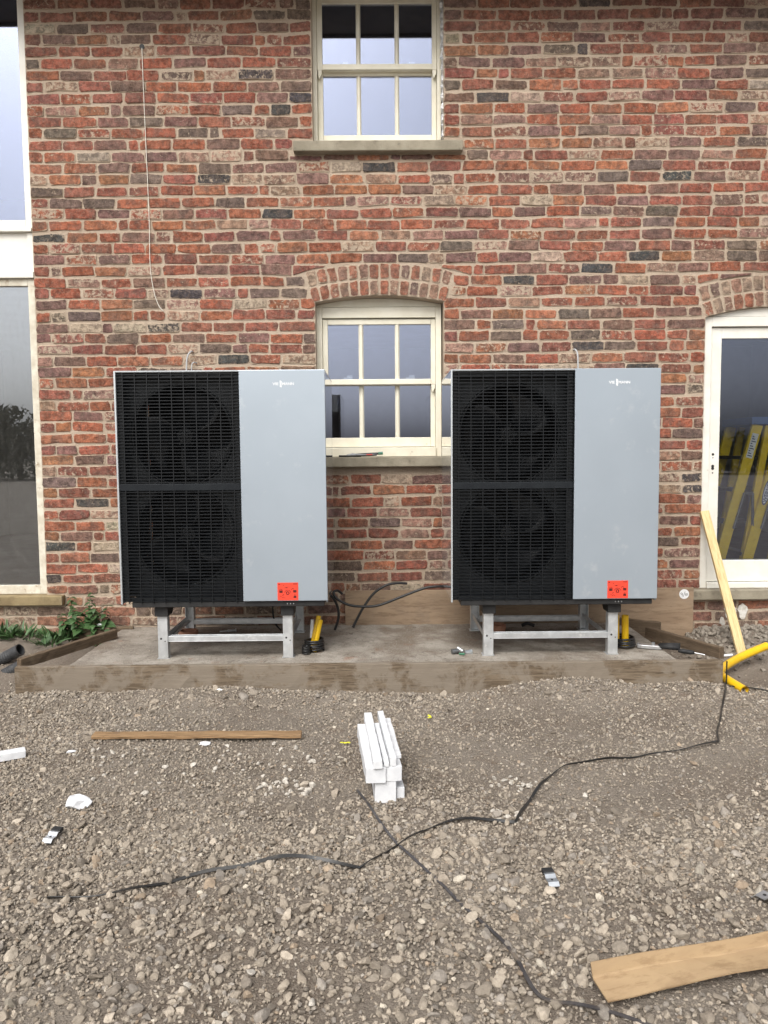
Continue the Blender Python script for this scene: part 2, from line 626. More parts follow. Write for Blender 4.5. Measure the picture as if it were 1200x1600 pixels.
# loose stones -------------------------------------------------------
PHI = (1 + 5 ** .5) / 2
ICO_V = np.array([(-1, PHI, 0), (1, PHI, 0), (-1, -PHI, 0), (1, -PHI, 0), (0, -1, PHI), (0, 1, PHI), (0, -1, -PHI), (0, 1, -PHI), (PHI, 0, -1), (PHI, 0, 1), (-PHI, 0, -1), (-PHI, 0, 1)], float)
ICO_V /= np.linalg.norm(ICO_V[0])
ICO_F = np.array([(0, 11, 5), (0, 5, 1), (0, 1, 7), (0, 7, 10), (0, 10, 11), (1, 5, 9), (5, 11, 4), (11, 10, 2), (10, 7, 6), (7, 1, 8), (3, 9, 4), (3, 4, 2), (3, 2, 6), (3, 6, 8), (3, 8, 9), (4, 9, 5), (2, 4, 11), (6, 2, 10), (8, 6, 7), (9, 8, 1)])


def subdiv(V, F):
    V = [tuple(v) for v in V]
    mid = {}

    def mp(a, b):
        k = (min(a, b), max(a, b))
        if k not in mid:
            p = np.array(V[a]) + np.array(V[b])
            V.append(tuple(p / np.linalg.norm(p)))
            mid[k] = len(V) - 1
        return mid[k]
    out = []
    for a, b, c in F:
        ab, bc, ca = mp(a, b), mp(b, c), mp(c, a)
        out += [(a, ab, ca), (b, bc, ab), (c, ca, bc), (ab, bc, ca)]
    return np.array(V), np.array(out)


ICO2_V, ICO2_F = subdiv(ICO_V, ICO_F)


def rock_proto(V):
    P = V.copy()
    for k in range(9):                      # shear flat facets off the ball
        d = rng.normal(size=3)
        d /= np.linalg.norm(d)
        lim = rng.uniform(.42, .82)
        s = P @ d
        P = P - np.where(s > lim, (s - lim), 0)[:, None] * d
    P = P * rng.uniform(.94, 1.06, (len(P), 1))
    P *= np.array([rng.uniform(.85, 1.35), rng.uniform(.75, 1.), rng.uniform(.5, .85)])
    return P


def rand_rot(n, tilt=.5):
    a = rng.uniform(0, 2 * np.pi, n)
    bx, by = rng.normal(0, tilt, n), rng.normal(0, tilt, n)
    ca, sa = np.cos(a), np.sin(a)
    Rz = np.zeros((n, 3, 3))
    Rz[:, 0, 0], Rz[:, 0, 1], Rz[:, 1, 0], Rz[:, 1, 1], Rz[:, 2, 2] = ca, -sa, sa, ca, 1
    Rx = np.zeros((n, 3, 3))
    Rx[:, 0, 0], Rx[:, 1, 1], Rx[:, 1, 2], Rx[:, 2, 1], Rx[:, 2, 2] = 1, np.cos(bx), -np.sin(bx), np.sin(bx), np.cos(bx)
    Ry = np.zeros((n, 3, 3))
    Ry[:, 0, 0], Ry[:, 0, 2], Ry[:, 1, 1], Ry[:, 2, 0], Ry[:, 2, 2] = np.cos(by), np.sin(by), 1, -np.sin(by), np.cos(by)
    return Rz @ Rx @ Ry


def stones(name, x, y, s, V0, F0, embed, pale=.0, colr=None, tilt=.5):
    nn = len(x)
    protos = np.stack([rock_proto(V0) for _ in range(40)])
    R = rand_rot(nn, tilt)
    P = protos[rng.integers(0, 40, nn)] * s[:, None, None]
    P = np.einsum('nij,nkj->nki', R, P)
    P[:, :, 0] += x[:, None]
    P[:, :, 1] += y[:, None]
    P[:, :, 2] += (hgt(x, y) + s * embed)[:, None]
    k = V0.shape[0]
    Fa = (F0[None] + (np.arange(nn) * k)[:, None, None]).reshape(-1, 3)
    base = np.array([(.33, .288, .237), (.275, .238, .195), (.385, .338, .28), (.22, .193, .163), (.295, .268, .238), (.30, .238, .178), (.46, .42, .355)])
    w = np.array([.30, .22, .18, .10, .13, .04, .03])
    c = base[rng.choice(7, nn, p=w)] * rng.uniform(.74, 1.32, (nn, 1)) * np.array([1.0, .985, .96])
    if colr is not None:
        c = colr * rng.uniform(.85, 1.1, (nn, 1))
    C = np.concatenate([np.repeat(c, k, 0), np.ones((nn * k, 1))], 1)
    return big_mesh(name, P.reshape(-1, 3), Fa, 'stone', C)


def vnoise(x, y, f, sd):
    r = np.random.default_rng(sd)
    t = 0
    for k in range(6):
        a, b2, p = r.normal(0, f, 3)
        t = t + np.sin(a * x + b2 * y + p * 6)
    return t / 6 ** .5 * .7


def blocked(x, y):
    return (x > -1.99) & (x < 1.875) & (y > -1.06)


def scatter(n, kind):
    """thick in the part of the yard the picture shows, thinner round about"""
    yy = np.concatenate([rng.uniform(-3.75, -1.04, int(n * .86)), rng.uniform(-5.6, -.02, n - int(n * .86))])
    half = np.where(np.arange(n) < int(n * .86), .52 * (yy + 5.15) + .35, 3.6)
    # even cover per square metre: accept in proportion to the row width
    yy = np.where((np.arange(n) < int(n * .86)) & (rng.uniform(0, 1, n) > half / 2.5), rng.uniform(-2.9, -1.04, n), yy)
    half = np.where(np.arange(n) < int(n * .86), .52 * (yy + 5.15) + .35, 3.6)
    xx = rng.uniform(-1, 1, n) * half
    cov = vnoise(xx, yy, 2.2, 3) + .5 * vnoise(xx, yy, 6, 5)
    band = sstep(-2.15, -2.95, yy)                       # coarse loose gravel nearer the camera
    near = sstep(-1.40, -1.10, yy) * np.where((xx > -2.1) & (xx < 2.2), 1, .4)
    edge = sstep(-1.0, -1.6, xx) * sstep(-3.2, -2.2, yy) * .4
    p = {'big': .03 + (.75 * band + .45 * sstep(-2.8, -3.3, yy)) * (.8 + .3 * cov) + .30 * near * sstep(-.6, .6, cov) + .2 * edge, 'mid': .22 + .95 * band + .6 * near + .28 * cov + edge, 'small': .72 + .34 * band + .30 * cov}[kind]
    p = np.where((xx < -1.9) & (yy > -.6), p * .25, p)
    lx, ly = (xx - .506) * .970 + (yy + 3.425) * .242, -(xx - .506) * .242 + (yy + 3.425) * .970
    laid = (lx > -.03) & (lx < 1.0) & (ly > -.055) & (ly < .045) & (kind != 'small')
    laid |= (np.abs(xx - .0) < .10) & (yy > -2.4) & (yy < -1.84) & (kind == 'big')
    keep = (rng.uniform(0, 1, n) < p) & ~blocked(xx, yy) & ~laid
    return xx[keep], yy[keep]


x, y = scatter(13500, 'big')
s = .0095 + .016 * rng.beta(.9, 3., len(x)) + np.where(rng.uniform(0, 1, len(x)) > .965, .010, 0)
# keep big stones from interpenetrating
order = np.argsort(-s)
cell = {}
kp = []
for i in order:
    cx, cy = int(x[i] / .06), int(y[i] / .06)
    ok = True
    for dx in (-1, 0, 1):
        for dy in (-1, 0, 1):
            for j in cell.get((cx + dx, cy + dy), ()):
                if (x[i] - x[j]) ** 2 + (y[i] - y[j]) ** 2 < (.85 * (s[i] + s[j])) ** 2:
                    ok = False
    if ok:
        kp.append(i)
        cell.setdefault((cx, cy), []).append(i)
kp = np.array(kp)
tag(stones('gravel', x[kp], y[kp], s[kp], ICO2_V, ICO2_F, .30), 'coarse angular grey brown gravel lying over the yard', 'gravel', kind='stuff')
x, y = scatter(70000, 'mid')
s = .0048 + .0070 * rng.beta(1.0, 2.3, len(x))
tag(stones('gravel', x, y, s, ICO_V, ICO_F, .40), 'medium crushed stone lying over the yard', 'gravel', kind='stuff')
x, y = scatter(60000, 'small')
s = rng.uniform(.0026, .0056, len(x))
tag(stones('gravel', x, y, s, ICO_V, ICO_F, .4), 'fine stone chippings trodden into the dirt', 'gravel', kind='stuff')


def cluster(cx, cy, r, n, lo, hi):
    a, q = rng.uniform(0, 6.28, n), r * np.sqrt(rng.uniform(0, 1, n))
    return cx + 1.4 * q * np.cos(a), cy + q * np.sin(a), rng.uniform(lo, hi, n)


cl = [cluster(.53, -2.17, .07, 26, .004, .013), cluster(.46, -2.46, .06, 22, .005, .012), cluster(-.37, -2.22, .09, 30, .006, .018), cluster(.78, -2.28, .01, 1, .02, .021),
      cluster(-1.2, -2.0, .18, 22, .005, .014), cluster(-.45, -1.83, .22, 26, .006, .016), cluster(-.62, -2.1, .22, 14, .006, .014), cluster(1.3, -2.2, .25, 8, .005, .012), cluster(-.93, -2.28, .02, 2, .016, .02), cluster(.05, -3.25, .4, 5, .008, .015)]
x, y, s = [np.concatenate(q) for q in zip(*cl)]
tag(stones('pale_stones', x, y, s, ICO2_V, ICO2_F, .5, colr=np.array([(.55, .51, .45)])), 'scattered chalky white stones on the trodden dirt', 'stones', kind='stuff')
# grit on the plinth
g0 = stones('grit', rng.uniform(-1.68, 1.6, 260), rng.uniform(-1.0, -.1, 260), .0015 + .004 * rng.beta(1, 3, 260), ICO_V, ICO_F, .3)
for _ in (0,):
    co = np.empty(len(g0.data.vertices) * 3, np.float32)
    g0.data.vertices.foreach_get('co', co)
    co = co.reshape(-1, 12, 3)
    co[:, :, 2] += .1685 - co[:, :, 2].min(1, keepdims=True)
    g0.data.vertices.foreach_set('co', co.ravel())
tag(g0, 'loose grit scattered over the concrete plinth', 'grit', kind='stuff')
# rubble heap under the door
x = rng.uniform(1.93, 3.4, 700)
y = -.02 - np.abs(rng.normal(0, .22, 700))
s = rng.uniform(.008, .024, 700)
tag(stones('rubble', x, y, s, ICO2_V, ICO2_F, .45, colr=np.array([(.27, .24, .20)])), 'grey rubble banked against the wall under the door', 'rubble', kind='stuff')

# ------------------------------------------------------------------ house
house = empty('brick_house', (0, 0, 0))
tag(house, 'reclaimed red brick house wall with cream sash windows', 'house')
WT, ZTOP = .30, 4.40
CH, ZB = .0727, .012

# arch geometry: centre x, intrados crown z, half span, rise
ARCH = {'mid': (.012, 2.350, .445, .048), 'door': (2.66, 2.262, .49, .070)}
RING = .205


def arch_c(k):
    cx, zc, hs, rise = ARCH[k]
    R = (hs * hs + rise * rise) / (2 * rise)
    return cx, zc - R, R, math.asin(hs / R)


# openings (x0, x1, z0, z1, arch)
OPEN = [(-3.30, -2.252, .372, 4.40, None), (-.412, .440, 3.262, 4.40, None), (-.412, .436, 1.222, None, 'mid'), (2.172, 3.148, .30, None, 'door')]


def open_top(o, x):
    if o[4] is None:
        return o[3]
    cx, cz, R, ha = arch_c(o[4])
    return cz + math.sqrt(max(R * R - (x - cx) ** 2, 0))


# mortar body of the wall, in upright strips round the openings
wb = MB()
cuts = sorted({-4.6, 4.6, *[o[0] for o in OPEN], *[o[1] for o in OPEN]})
fine = []
for a, b_ in zip(cuts[:-1], cuts[1:]):
    isarch = any(o[4] and o[0] <= a + 1e-6 and o[1] >= b_ - 1e-6 for o in OPEN)
    k = 16 if isarch else 1
    fine += [(a + (b_ - a) * i / k, a + (b_ - a) * (i + 1) / k) for i in range(k)]
YM = .0052
for a, b_ in fine:
    ops = sorted([o for o in OPEN if o[0] <= a + 1e-6 and o[1] >= b_ - 1e-6], key=lambda o: o[2])
    lo = (-.4, -.4)
    for o in ops:
        z1 = o[2]
        wb.prism([(a, lo[0]), (b_, lo[1]), (b_, z1), (a, z1)], YM, WT)
        lo = (open_top(o, a), open_top(o, b_))
    if lo[0] < 4.39:
        wb.prism([(a, lo[0]), (b_, lo[1]), (b_, ZTOP), (a, ZTOP)], YM, WT)
wall = wb.build('wall', 'mortar', house)

# bricks --------------------------------------------------------------
PAL = [((.325, .110, .066), .27), ((.270, .098, .070), .23), ((.355, .145, .080), .12), ((.215, .120, .098), .15), ((.165, .120, .098), .08), ((.062, .060, .062), .02), ((.40, .325, .24), .03), ((.32, .19, .14), .12)]
PW = np.array([p[1] for p in PAL])
PW /= PW.sum()


def brick_col(x, z):
    i = rng.choice(len(PAL), p=PW)
    c = np.array(PAL[i][0]) * rng.uniform(.78, 1.12) * rng.uniform(.93, 1.07, 3)
    a = rng.beta(1.1, 2.2)
    if i in (6, 7):
        a = rng.uniform(.5, 1.)
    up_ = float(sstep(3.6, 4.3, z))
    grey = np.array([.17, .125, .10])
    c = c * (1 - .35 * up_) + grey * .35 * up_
    if z < .55:
        k = (.55 - z) / .55 * (.75 if x < 0 else .45)
        c = c * (1 - k) + np.array([.27, .185, .125]) * k
        a = min(1, a + .15)
    return (*c, a)


def outline(q, cut=(.003, .015), jit=.0021):
    """q: four corners ccw -> 10 point chipped outline"""
    q = [np.array(p, float) for p in q]
    pts = []
    for i in range(4):
        p, pr, nx_ = q[i], q[i - 1], q[(i + 1) % 4]
        c1, c2 = rng.uniform(*cut), rng.uniform(*cut)
        d1, d2 = pr - p, nx_ - p
        l1, l2 = np.linalg.norm(d1) + 1e-9, np.linalg.norm(d2) + 1e-9
        pts.append(p + d1 / l1 * min(c1, l1 * .3))
        pts.append(p + d2 / l2 * min(c2, l2 * .3))
        if l2 > .09:
            t = rng.uniform(.3, .7)
            pts.append(p + d2 * t)
    return [p + rng.normal(0, jit, 2) for p in pts]


def brick_geo(q):
    o = outline(q)
    k = len(o)
    cen = sum(o) / k
    proud = rng.normal(-.0005, .0016)
    tx, tz = rng.normal(0, .010), rng.normal(0, .016)
    V = []
    for p in o:
        V.append((p[0], .03, p[1]))
    for p in o:
        V.append((p[0], proud + .0022 + abs(rng.normal(0, .0012)), p[1]))
    for p in o:
        d = p - cen
        l = np.linalg.norm(d)
        p2 = p - np.sign(d) * np.minimum(np.abs(d) * .5, rng.uniform(.003, .009))
        V.append((p2[0], proud + tx * d[0] + tz * d[1], p2[1]))
    F = []
    for j in range(2):
        for i in range(k):
            i2 = (i + 1) % k
            F.append((j * k + i, j * k + i2, (j + 1) * k + i2, (j + 1) * k + i))
    F.append(tuple(2 * k + i for i in range(k)))
    return V, F, k


bricks = []          # (quad, colour, area score)


def extrados_guard(x, z, zm):
    """lowest z a wall brick may reach at x above an arch ring"""
    for k in ARCH:
        cx, cz, R, ha = arch_c(k)
        Ro = R + RING + .009
        if abs(x - cx) < Ro * math.sin(ha) + .012:
            ze = cz + math.sqrt(Ro * Ro - (x - cx) ** 2)
            if zm >= cz + (R + RING) * math.cos(ha) and z < ze:
                return ze
    return z


SILLS = ((-.536, .560, 3.250, 3.320), (-.536, .560, 1.218, 1.288), (2.05, 3.25, .305, .375), (-3.5, -2.128, .305, .376))
row = 0
z0 = ZB - 5 * CH
while z0 < ZTOP - .03:
    z1 = z0 + CH - .0105
    zm = (z0 + z1) / 2
    # free spans in this course
    spans = [(-4.6, 4.6)]
    cutsx = []
    for o in OPEN:
        if o[4] is None:
            if o[2] - .02 < zm < o[3]:
                cutsx.append((o[0], o[1]))
        else:
            cx, cz, R, ha = arch_c(o[4])
            zs = cz + R * math.cos(ha)
            if o[2] - .02 < zm < zs:
                cutsx.append((o[0], o[1]))
            elif zs <= zm < cz + (R + RING) * math.cos(ha):
                hw = (zm - cz) * math.tan(ha) + .012
                cutsx.append((cx - hw, cx + hw))
    # stone sills
    for sx0, sx1, sz0, sz1 in SILLS:
        if z1 > sz0 and z0 < sz1 and not (sz0 - z0 > .032 or z1 - sz1 > .032):
            cutsx.append((sx0 - .006, sx1 + .006))
    for c0, c1 in cutsx:
        ns = []
        for a, b_ in spans:
            if c1 <= a or c0 >= b_:
                ns.append((a, b_))
            else:
                if c0 - a > .02:
                    ns.append((a, c0 - .002))
                if b_ - c1 > .02:
                    ns.append((c1 + .002, b_))
        spans = ns
    for a, b_ in spans:
        x = a
        first = True
        while x < b_ - .018:
            L = rng.normal(.2055, .006)
            if first and row % 2:
                L = .098 + rng.normal(0, .006)
            elif rng.uniform() < .13:
                L = rng.choice([.098, .066, .135])
            first = False
            if b_ - (x + L) < .06:
                L = b_ - x
                if L > .26:
                    L = L * .5 - .005
            x1 = x + L
            wob = [.0035 * math.sin(1.9 * t + row * 1.7) + .002 * math.sin(5.3 * t + row) for t in (x, x1)]
            q = [(x, z0 + wob[0] + rng.normal(0, .0015)), (x1, z0 + wob[1] + rng.normal(0, .0015)), (x1, z1 + wob[1] + rng.normal(0, .0025)), (x, z1 + wob[0] + rng.normal(0, .0025))]
            for sx0, sx1, sz0, sz1 in SILLS:
                if x1 > sx0 and x < sx1 and z0 < sz0 < z1:
                    q = [q[0], q[1], (q[2][0], min(q[2][1], sz0 - .005)), (q[3][0], min(q[3][1], sz0 - .005))]
                elif x1 > sx0 and x < sx1 and z0 < sz1 < z1:
                    q = [(q[0][0], max(q[0][1], sz1 + .005)), (q[1][0], max(q[1][1], sz1 + .005)), q[2], q[3]]
            if any(abs(x + L / 2 - ARCH[k][0]) < 1 for k in ARCH):
                q[0] = (q[0][0], extrados_guard(*q[0], zm))
                q[1] = (q[1][0], extrados_guard(*q[1], zm))
                if max(q[3][1] - q[0][1], q[2][1] - q[1][1]) > .018:
                    q[0] = (q[0][0], min(q[0][1], q[3][1] - .009))
                    q[1] = (q[1][0], min(q[1][1], q[2][1] - .009))
            if min(q[3][1] - q[0][1], q[2][1] - q[1][1]) > .008:
                vis = L * (q[2][1] - q[1][1])
                xm = x + L / 2
                if xm < -2.3 or xm > 2.45 or z1 > 4.13 or z0 < .12:
                    vis *= .2
                for ux in (-1.28, .55):            # behind the heat pumps
                    if ux - .32 * (ux > 0) - .0 < xm < ux + 1.25 and z0 < 1.84:
                        vis *= .1
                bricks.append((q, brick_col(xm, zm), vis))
            x = x1 + rng.normal(.0098, .002)
    z0 += CH
    row += 1

sel = set(sorted(range(len(bricks)), key=lambda i: -bricks[i][2])[:300])
RV, RF, RC = [], [], []


def limed(c, k):
    e = (*c[:3], min(1.7, c[3] + 1.05))
    return [e] * (2 * k) + [c] * k


def brick_obj(q, c, parent):
    V, F, k = brick_geo(q)
    me = bpy.data.meshes.new('brick')
    me.from_pydata(V, [], F)
    a = me.color_attributes.new('bcol', 'FLOAT_COLOR', 'POINT')
    a.data.foreach_set('color', np.array(limed(c, k), np.float32).ravel())
    me.materials.append(MATS['brick'])
    o = bpy.data.objects.new('brick', me)
    return reg(o, parent)


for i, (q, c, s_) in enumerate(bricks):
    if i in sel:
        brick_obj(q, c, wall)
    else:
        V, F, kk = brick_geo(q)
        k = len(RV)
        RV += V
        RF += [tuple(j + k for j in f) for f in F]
        RC += limed(c, kk)
me = bpy.data.meshes.new('brickwork')
me.from_pydata(RV, [], RF)
a = me.color_attributes.new('bcol', 'FLOAT_COLOR', 'POINT')
a.data.foreach_set('color', np.array(RC, np.float32).ravel())
me.materials.append(MATS['brick'])
tag(reg(bpy.data.objects.new('brickwork', me), wall), kind='stuff')

# arches: two rings of headers
for k in ARCH:
    cx, cz, R, ha = arch_c(k)
    ar = empty('brick_arch', (0, 0, 0), parent=house)
    cnt = 14 if k == 'mid' else 15
    for ring in range(2):
        r0 = R + ring * (RING / 2 + .003) + .002
        r1 = r0 + RING / 2 - .008
        for i in range(cnt):
            a0 = -ha + 2 * ha * i / cnt + .0045 / R
            a1 = -ha + 2 * ha * (i + 1) / cnt - .0045 / R
            P = lambda r, a_: (cx + r * math.sin(a_), cz + r * math.cos(a_))
            q = [P(r0, a0), P(r0, a1), P(r1, a1), P(r1, a0)]
            cc = np.array(random.choice([(.31, .12, .075), (.31, .19, .135), (.30, .13, .085), (.33, .24, .175), (.19, .12, .10), (.29, .165, .12)]))
            brick_obj(q, (*(cc * random.uniform(.85, 1.12)), random.uniform(.1, .75)), ar)

# sills, rooms, eaves
for nm, x0, x1, z0_, z1_, yb, mt_ in (('window_sill', -.534, .558, 3.252, 3.318, .12, 'sill_stone'), ('window_sill', -.534, .558, 1.220, 1.286, .12, 'sill_stone'), ('door_sill', 2.055, 3.245, .307, .373, .28, 'sill_stone'), ('window_sill', -3.48, -2.130, .310, .374, .28, 'weathered_sill')):
    MB().box(x0, x1, -.052, yb, z0_, z1_).build(nm, mt_, house, bevel=.006)

rm = MB()
rm.box(-4.6, 4.6, WT + .002, 4.4, .30, .352).build('room_floor', 'room_floor', house)
MB().box(-4.6, 4.6, WT + .002, 4.4, 2.60, 2.80).build('upper_floor', 'plaster', house)
MB().box(-4.6, 4.6, WT + .002, 4.4, 4.42, 4.5).build('ceiling', 'plaster', house)
MB().box(-4.6, 4.6, 4.4, 4.6, -.3, 4.5).build('back_wall', 'plaster', house)
for x0, x1 in ((-4.8, -4.602), (4.602, 4.8)):
    MB().box(x0, x1, 0.01, 4.6, -.3, 4.5).build('gable_wall', 'plaster', house)
for x0, x1 in ((-1.25, -1.15), (1.55, 1.65)):
    MB().box(x0, x1, WT + .004, 4.39, .36, 2.595).build('partition_wall', 'plaster', house)
    MB().box(x0, x1, WT + .004, 4.39, 2.805, 4.415).build('partition_wall', 'plaster', house)
ro = MB().prism([(-.0, 4.404), (9.6, 4.404), (9.6, 4.41), (4.8, 6.9)], -4.9, 4.9, Matrix.Translation((0, -.36, 0)) @ Matrix(((0, -1, 0, 0), (1, 0, 0, 0), (0, 0, 1, 0), (0, 0, 0, 1))))
ro.build('roof', 'roof_slate', house)
MB().box(-4.9, 4.9, -.36, .006, 4.33, 4.402).build('eaves_soffit', 'soffit', house)
MB().box(-4.9, 4.9, -.385, -.361, 4.31, 4.47).build('fascia', 'soffit', house)

# ------------------------------------------------------------------ sash windows
def bar(mb, x0, x1, z0_, z1_, y0, y1):
    mb.box(x0, x1, y0, y1, z0_, z1_)


def chamf(x0, x1, z0_, z1_, y0, y1, c=.006, vertical=True):
    """moulded bar: front edges splayed"""
    mb = MB()
    if vertical:
        pr = [(x0, y1), (x0, y0 + .012), (x0 + c, y0), (x1 - c, y0), (x1, y0 + .012), (x1, y1)]
        k = len(pr)
        vs = [(px, py, z0_) for px, py in pr] + [(px, py, z1_) for px, py in pr]
    else:
        pr = [(z0_, y1), (z0_, y0 + .012), (z0_ + c, y0), (z1_ - c, y0), (z1_, y0 + .012), (z1_, y1)]
        k = len(pr)
        vs = [(x0, py, pz) for pz, py in pr] + [(x1, py, pz) for pz, py in pr]
    fs = [tuple(range(k)), tuple(range(2 * k - 1, k - 1, -1))] + [(i, i + k, (i + 1) % k + k, (i + 1) % k) for i in range(k)]
    return mb.add(vs, fs)


def sash_window(name_mat, xo0, xo1, zo0, zo1, xs_, zu0, zu1, zl0, zl1, arch=None, label=None):
    """xo/zo: box frame; xs_: pane edges pairs; zu upper panes, zl lower panes"""
    w = empty('sash_window', (0, 0, 0), parent=house)
    if label:
        w['label'] = label
    yf = .10
    si0, si1 = xs_[0][0] - .036, xs_[-1][1] + .032
    # box frame
    MB().box(xo0, si0, yf, yf + .12, zo0, zo1).build('frame_jamb', name_mat, w, bevel=.003)
    MB().box(si1, xo1, yf, yf + .12, zo0, zo1).build('frame_jamb', name_mat, w, bevel=.003)
    MB().box(si0 + .0005, si1 - .0005, yf + .001, yf + .12, zu1 + .042, zo1 - .001).build('frame_head', name_mat, w, bevel=.003)
    MB().box(si0 + .0005, si1 - .0005, yf - .02, yf + .12, zo0, zl0 - .068).build('frame_cill', name_mat, w, bevel=.004)
    if arch:
        cx, cz, R, ha = arch_c(arch)
        pts = [(xo0, zo1 + .0015), (xo1, zo1 + .0015)]
        top = []
        for i in range(13):
            xx = xo1 + (xo0 - xo1) * i / 12
            top.append((xx, cz + math.sqrt(R * R - (xx - cx) ** 2) - .002))
        MB().prism(pts + top, yf + .006, yf + .1).build('arch_board', name_mat, w)
    for zb_, zt_, y0, low in ((zu0, zu1, yf + .018, False), (zl0, zl1, yf + .052, True)):
        y1 = y0 + .034
        rb = .064 if low else .036
        rt_ = .036
        if low:
            zt_s = zt_ + .034
        MB().box(si0 + .001, xs_[0][0], y0, y1, zb_ - rb, zt_ + rt_).build('sash_stile', name_mat, w, bevel=.003)
        MB().box(xs_[-1][1], si1 - .001, y0, y1, zb_ - rb, zt_ + rt_).build('sash_stile', name_mat, w, bevel=.003)
        MB().box(xs_[0][0] + .0003, xs_[-1][1] - .0003, y0 + (0 if low else -.006), y1, zb_ - rb, zb_).build('bottom_rail', name_mat, w, bevel=.003)
        MB().box(xs_[0][0] + .0003, xs_[-1][1] - .0003, y0 + .0005, y1, zt_, zt_ + rt_).build('top_rail', name_mat, w, bevel=.003)
        for i in range(len(xs_) - 1):
            chamf(xs_[i][1], xs_[i + 1][0], zb_ + .0005, zt_ - .0005, y0 + .003, y1, .009).build('glazing_bar', name_mat, w)
        for a0, a1 in xs_:
            MB().box(a0 - .003, a1 + .003, y0 + .016, y0 + .022, zb_ - .003, zt_ + .003).build('pane', 'window_glass', w)
    # horns of the upper sash
    for hx in (si0 + .004, si1 - .030):
        MB().prism([(hx, zu0 - .036), (hx + .004, zu0 - .075), (hx + .012, zu0 - .09), (hx + .018, zu0 - .072), (hx + .026, zu0 - .06), (hx + .026, zu0 - .036)], yf + .02, yf + .05).build('sash_horn', name_mat, w)
    # catches seen through the panes
    for fx in (.19, .80):
        xx = xs_[0][0] + fx * (xs_[-1][1] - xs_[0][0])
        MB().box(xx - .03, xx + .012, yf + .045, yf + .065, zu0 + .004, zu0 + .016).box(xx - .008, xx + .03, yf + .05, yf + .07, zu0 + .0, zu0 + .03).build('sash_catch', 'logo_white', w, bevel=.003)
    return w


sash_window('cream_paint', -.420, .430, 3.319, 4.33, [(-.350, -.128), (-.098, .126), (.156, .372)], 3.868, 4.252, 3.430, 3.812, label='upper six pane cream sash window cut by the top of the picture')
sash_window('cream_paint', -.418, .428, 1.287, 2.292, [(-.338, -.131), (-.098, .115), (.147, .358)], 1.812, 2.178, 1.418, 1.772, arch='mid', label='six pane cream sash window under the shallow brick arch')
# foil faced insulation stuffed beside the upper window
fo = MB()
pth = [(.437 + .003 * math.sin(k * 1.7), .045 + .012 * math.sin(k * 2.3), 3.325 + k * .022) for k in range(47)]
fo.tube(pth, .013, 7, rfun=lambda i: (.009 + .010 * i / 46) * (1 + .3 * math.sin(i * 4.1)))
fi = fo.build('foil_insulation', 'foil', None)
tag(fi, 'crinkled silver foil insulation strip down the right side of upper window', 'insulation')

# tall glazed screen at the left
def glazed(wn, x0, x1, z0_, z1_, fw_, y0, mat, bot=None, name='pane', gmat='window_glass'):
    bot = fw_ if bot is None else bot
    MB().box(x0, x0 + fw_, y0, y0 + .07, z0_, z1_).build('frame_stile', mat, wn, bevel=.003)
    MB().box(x1 - fw_, x1, y0, y0 + .07, z0_, z1_).build('frame_stile', mat, wn, bevel=.003)
    MB().box(x0 + fw_ + .0004, x1 - fw_ - .0004, y0 + .001, y0 + .07, z0_, z0_ + bot).build('frame_rail', mat, wn, bevel=.003)
    MB().box(x0 + fw_ + .0004, x1 - fw_ - .0004, y0 + .001, y0 + .07, z1_ - fw_, z1_).build('frame_rail', mat, wn, bevel=.003)
    MB().box(x0 + fw_ - .004, x1 - fw_ + .004, y0 + .02, y0 + .026, z0_ + bot - .004, z1_ - fw_ + .004).build(name, gmat, wn)


tw = empty('tall_window', (0, 0, 0), parent=house)
tw['label'] = 'tall full height window at the left edge with panel between floors'
glazed(tw, -3.296, -2.262, .376, 2.475, .045, .03, 'dusty_white_paint', .06, gmat='dusty_glass')
glazed(tw, -3.296, -2.262, 2.802, 4.33, .042, .03, 'white_paint', .052)
MB().box(-3.296, -2.262, .045, .10, 2.52, 2.775).build('spandrel_panel', 'white_paint', tw, bevel=.003)
MB().box(-3.296, -2.262, .012, .10, 2.777, 2.800).build('transom', 'white_paint', tw, bevel=.003)
MB().box(-3.296, -2.258, .008, .10, 2.478, 2.518).build('transom', 'white_paint', tw, bevel=.003)
MB().box(-2.300, -2.263, .034, .046, 2.522, 2.773).build('panel_bead', 'white_paint', tw)

# glazed door at the right
dw = empty('glazed_door', (0, 0, 0), parent=house)
dw['label'] = 'white glazed door under a brick arch at the right edge'
MB().box(2.178, 2.228, .03, .14, .375, 2.20).build('frame_jamb', 'white_paint', dw, bevel=.003)
MB().box(3.095, 3.142, .03, .14, .375, 2.20).build('frame_jamb', 'white_paint', dw, bevel=.003)
MB().box(2.2285, 3.0945, .031, .14, 2.135, 2.199).build('frame_head', 'white_paint', dw, bevel=.003)
MB().box(2.2285, 3.0945, .015, .14, .375, .412).build('threshold', 'white_paint', dw, bevel=.003)
cx, cz, R, ha = arch_c('door')
pts = [(2.178, 2.2012), (3.142, 2.2012)] + [(3.142 - (3.142 - 2.178) * i / 12, cz + math.sqrt(R * R - (3.142 - (3.142 - 2.178) * i / 12 - cx) ** 2) - .002) for i in range(13)]
MB().prism(pts, .036, .13).build('arch_board', 'white_paint', dw)
glazed(dw, 2.232, 3.091, .416, 2.130, .072, .05, 'white_paint', .145, gmat='door_glass')
for zz, r_ in ((1.285, .009), (1.262, .004), (1.19, .010), (1.205, .010), (1.16, .005)):
    MB().lathe([(.0001, 0), (r_, 0), (r_, .01)], 14, Matrix.Translation((2.262, .0485, zz))).build('lock_hole', 'ink_black', dw)

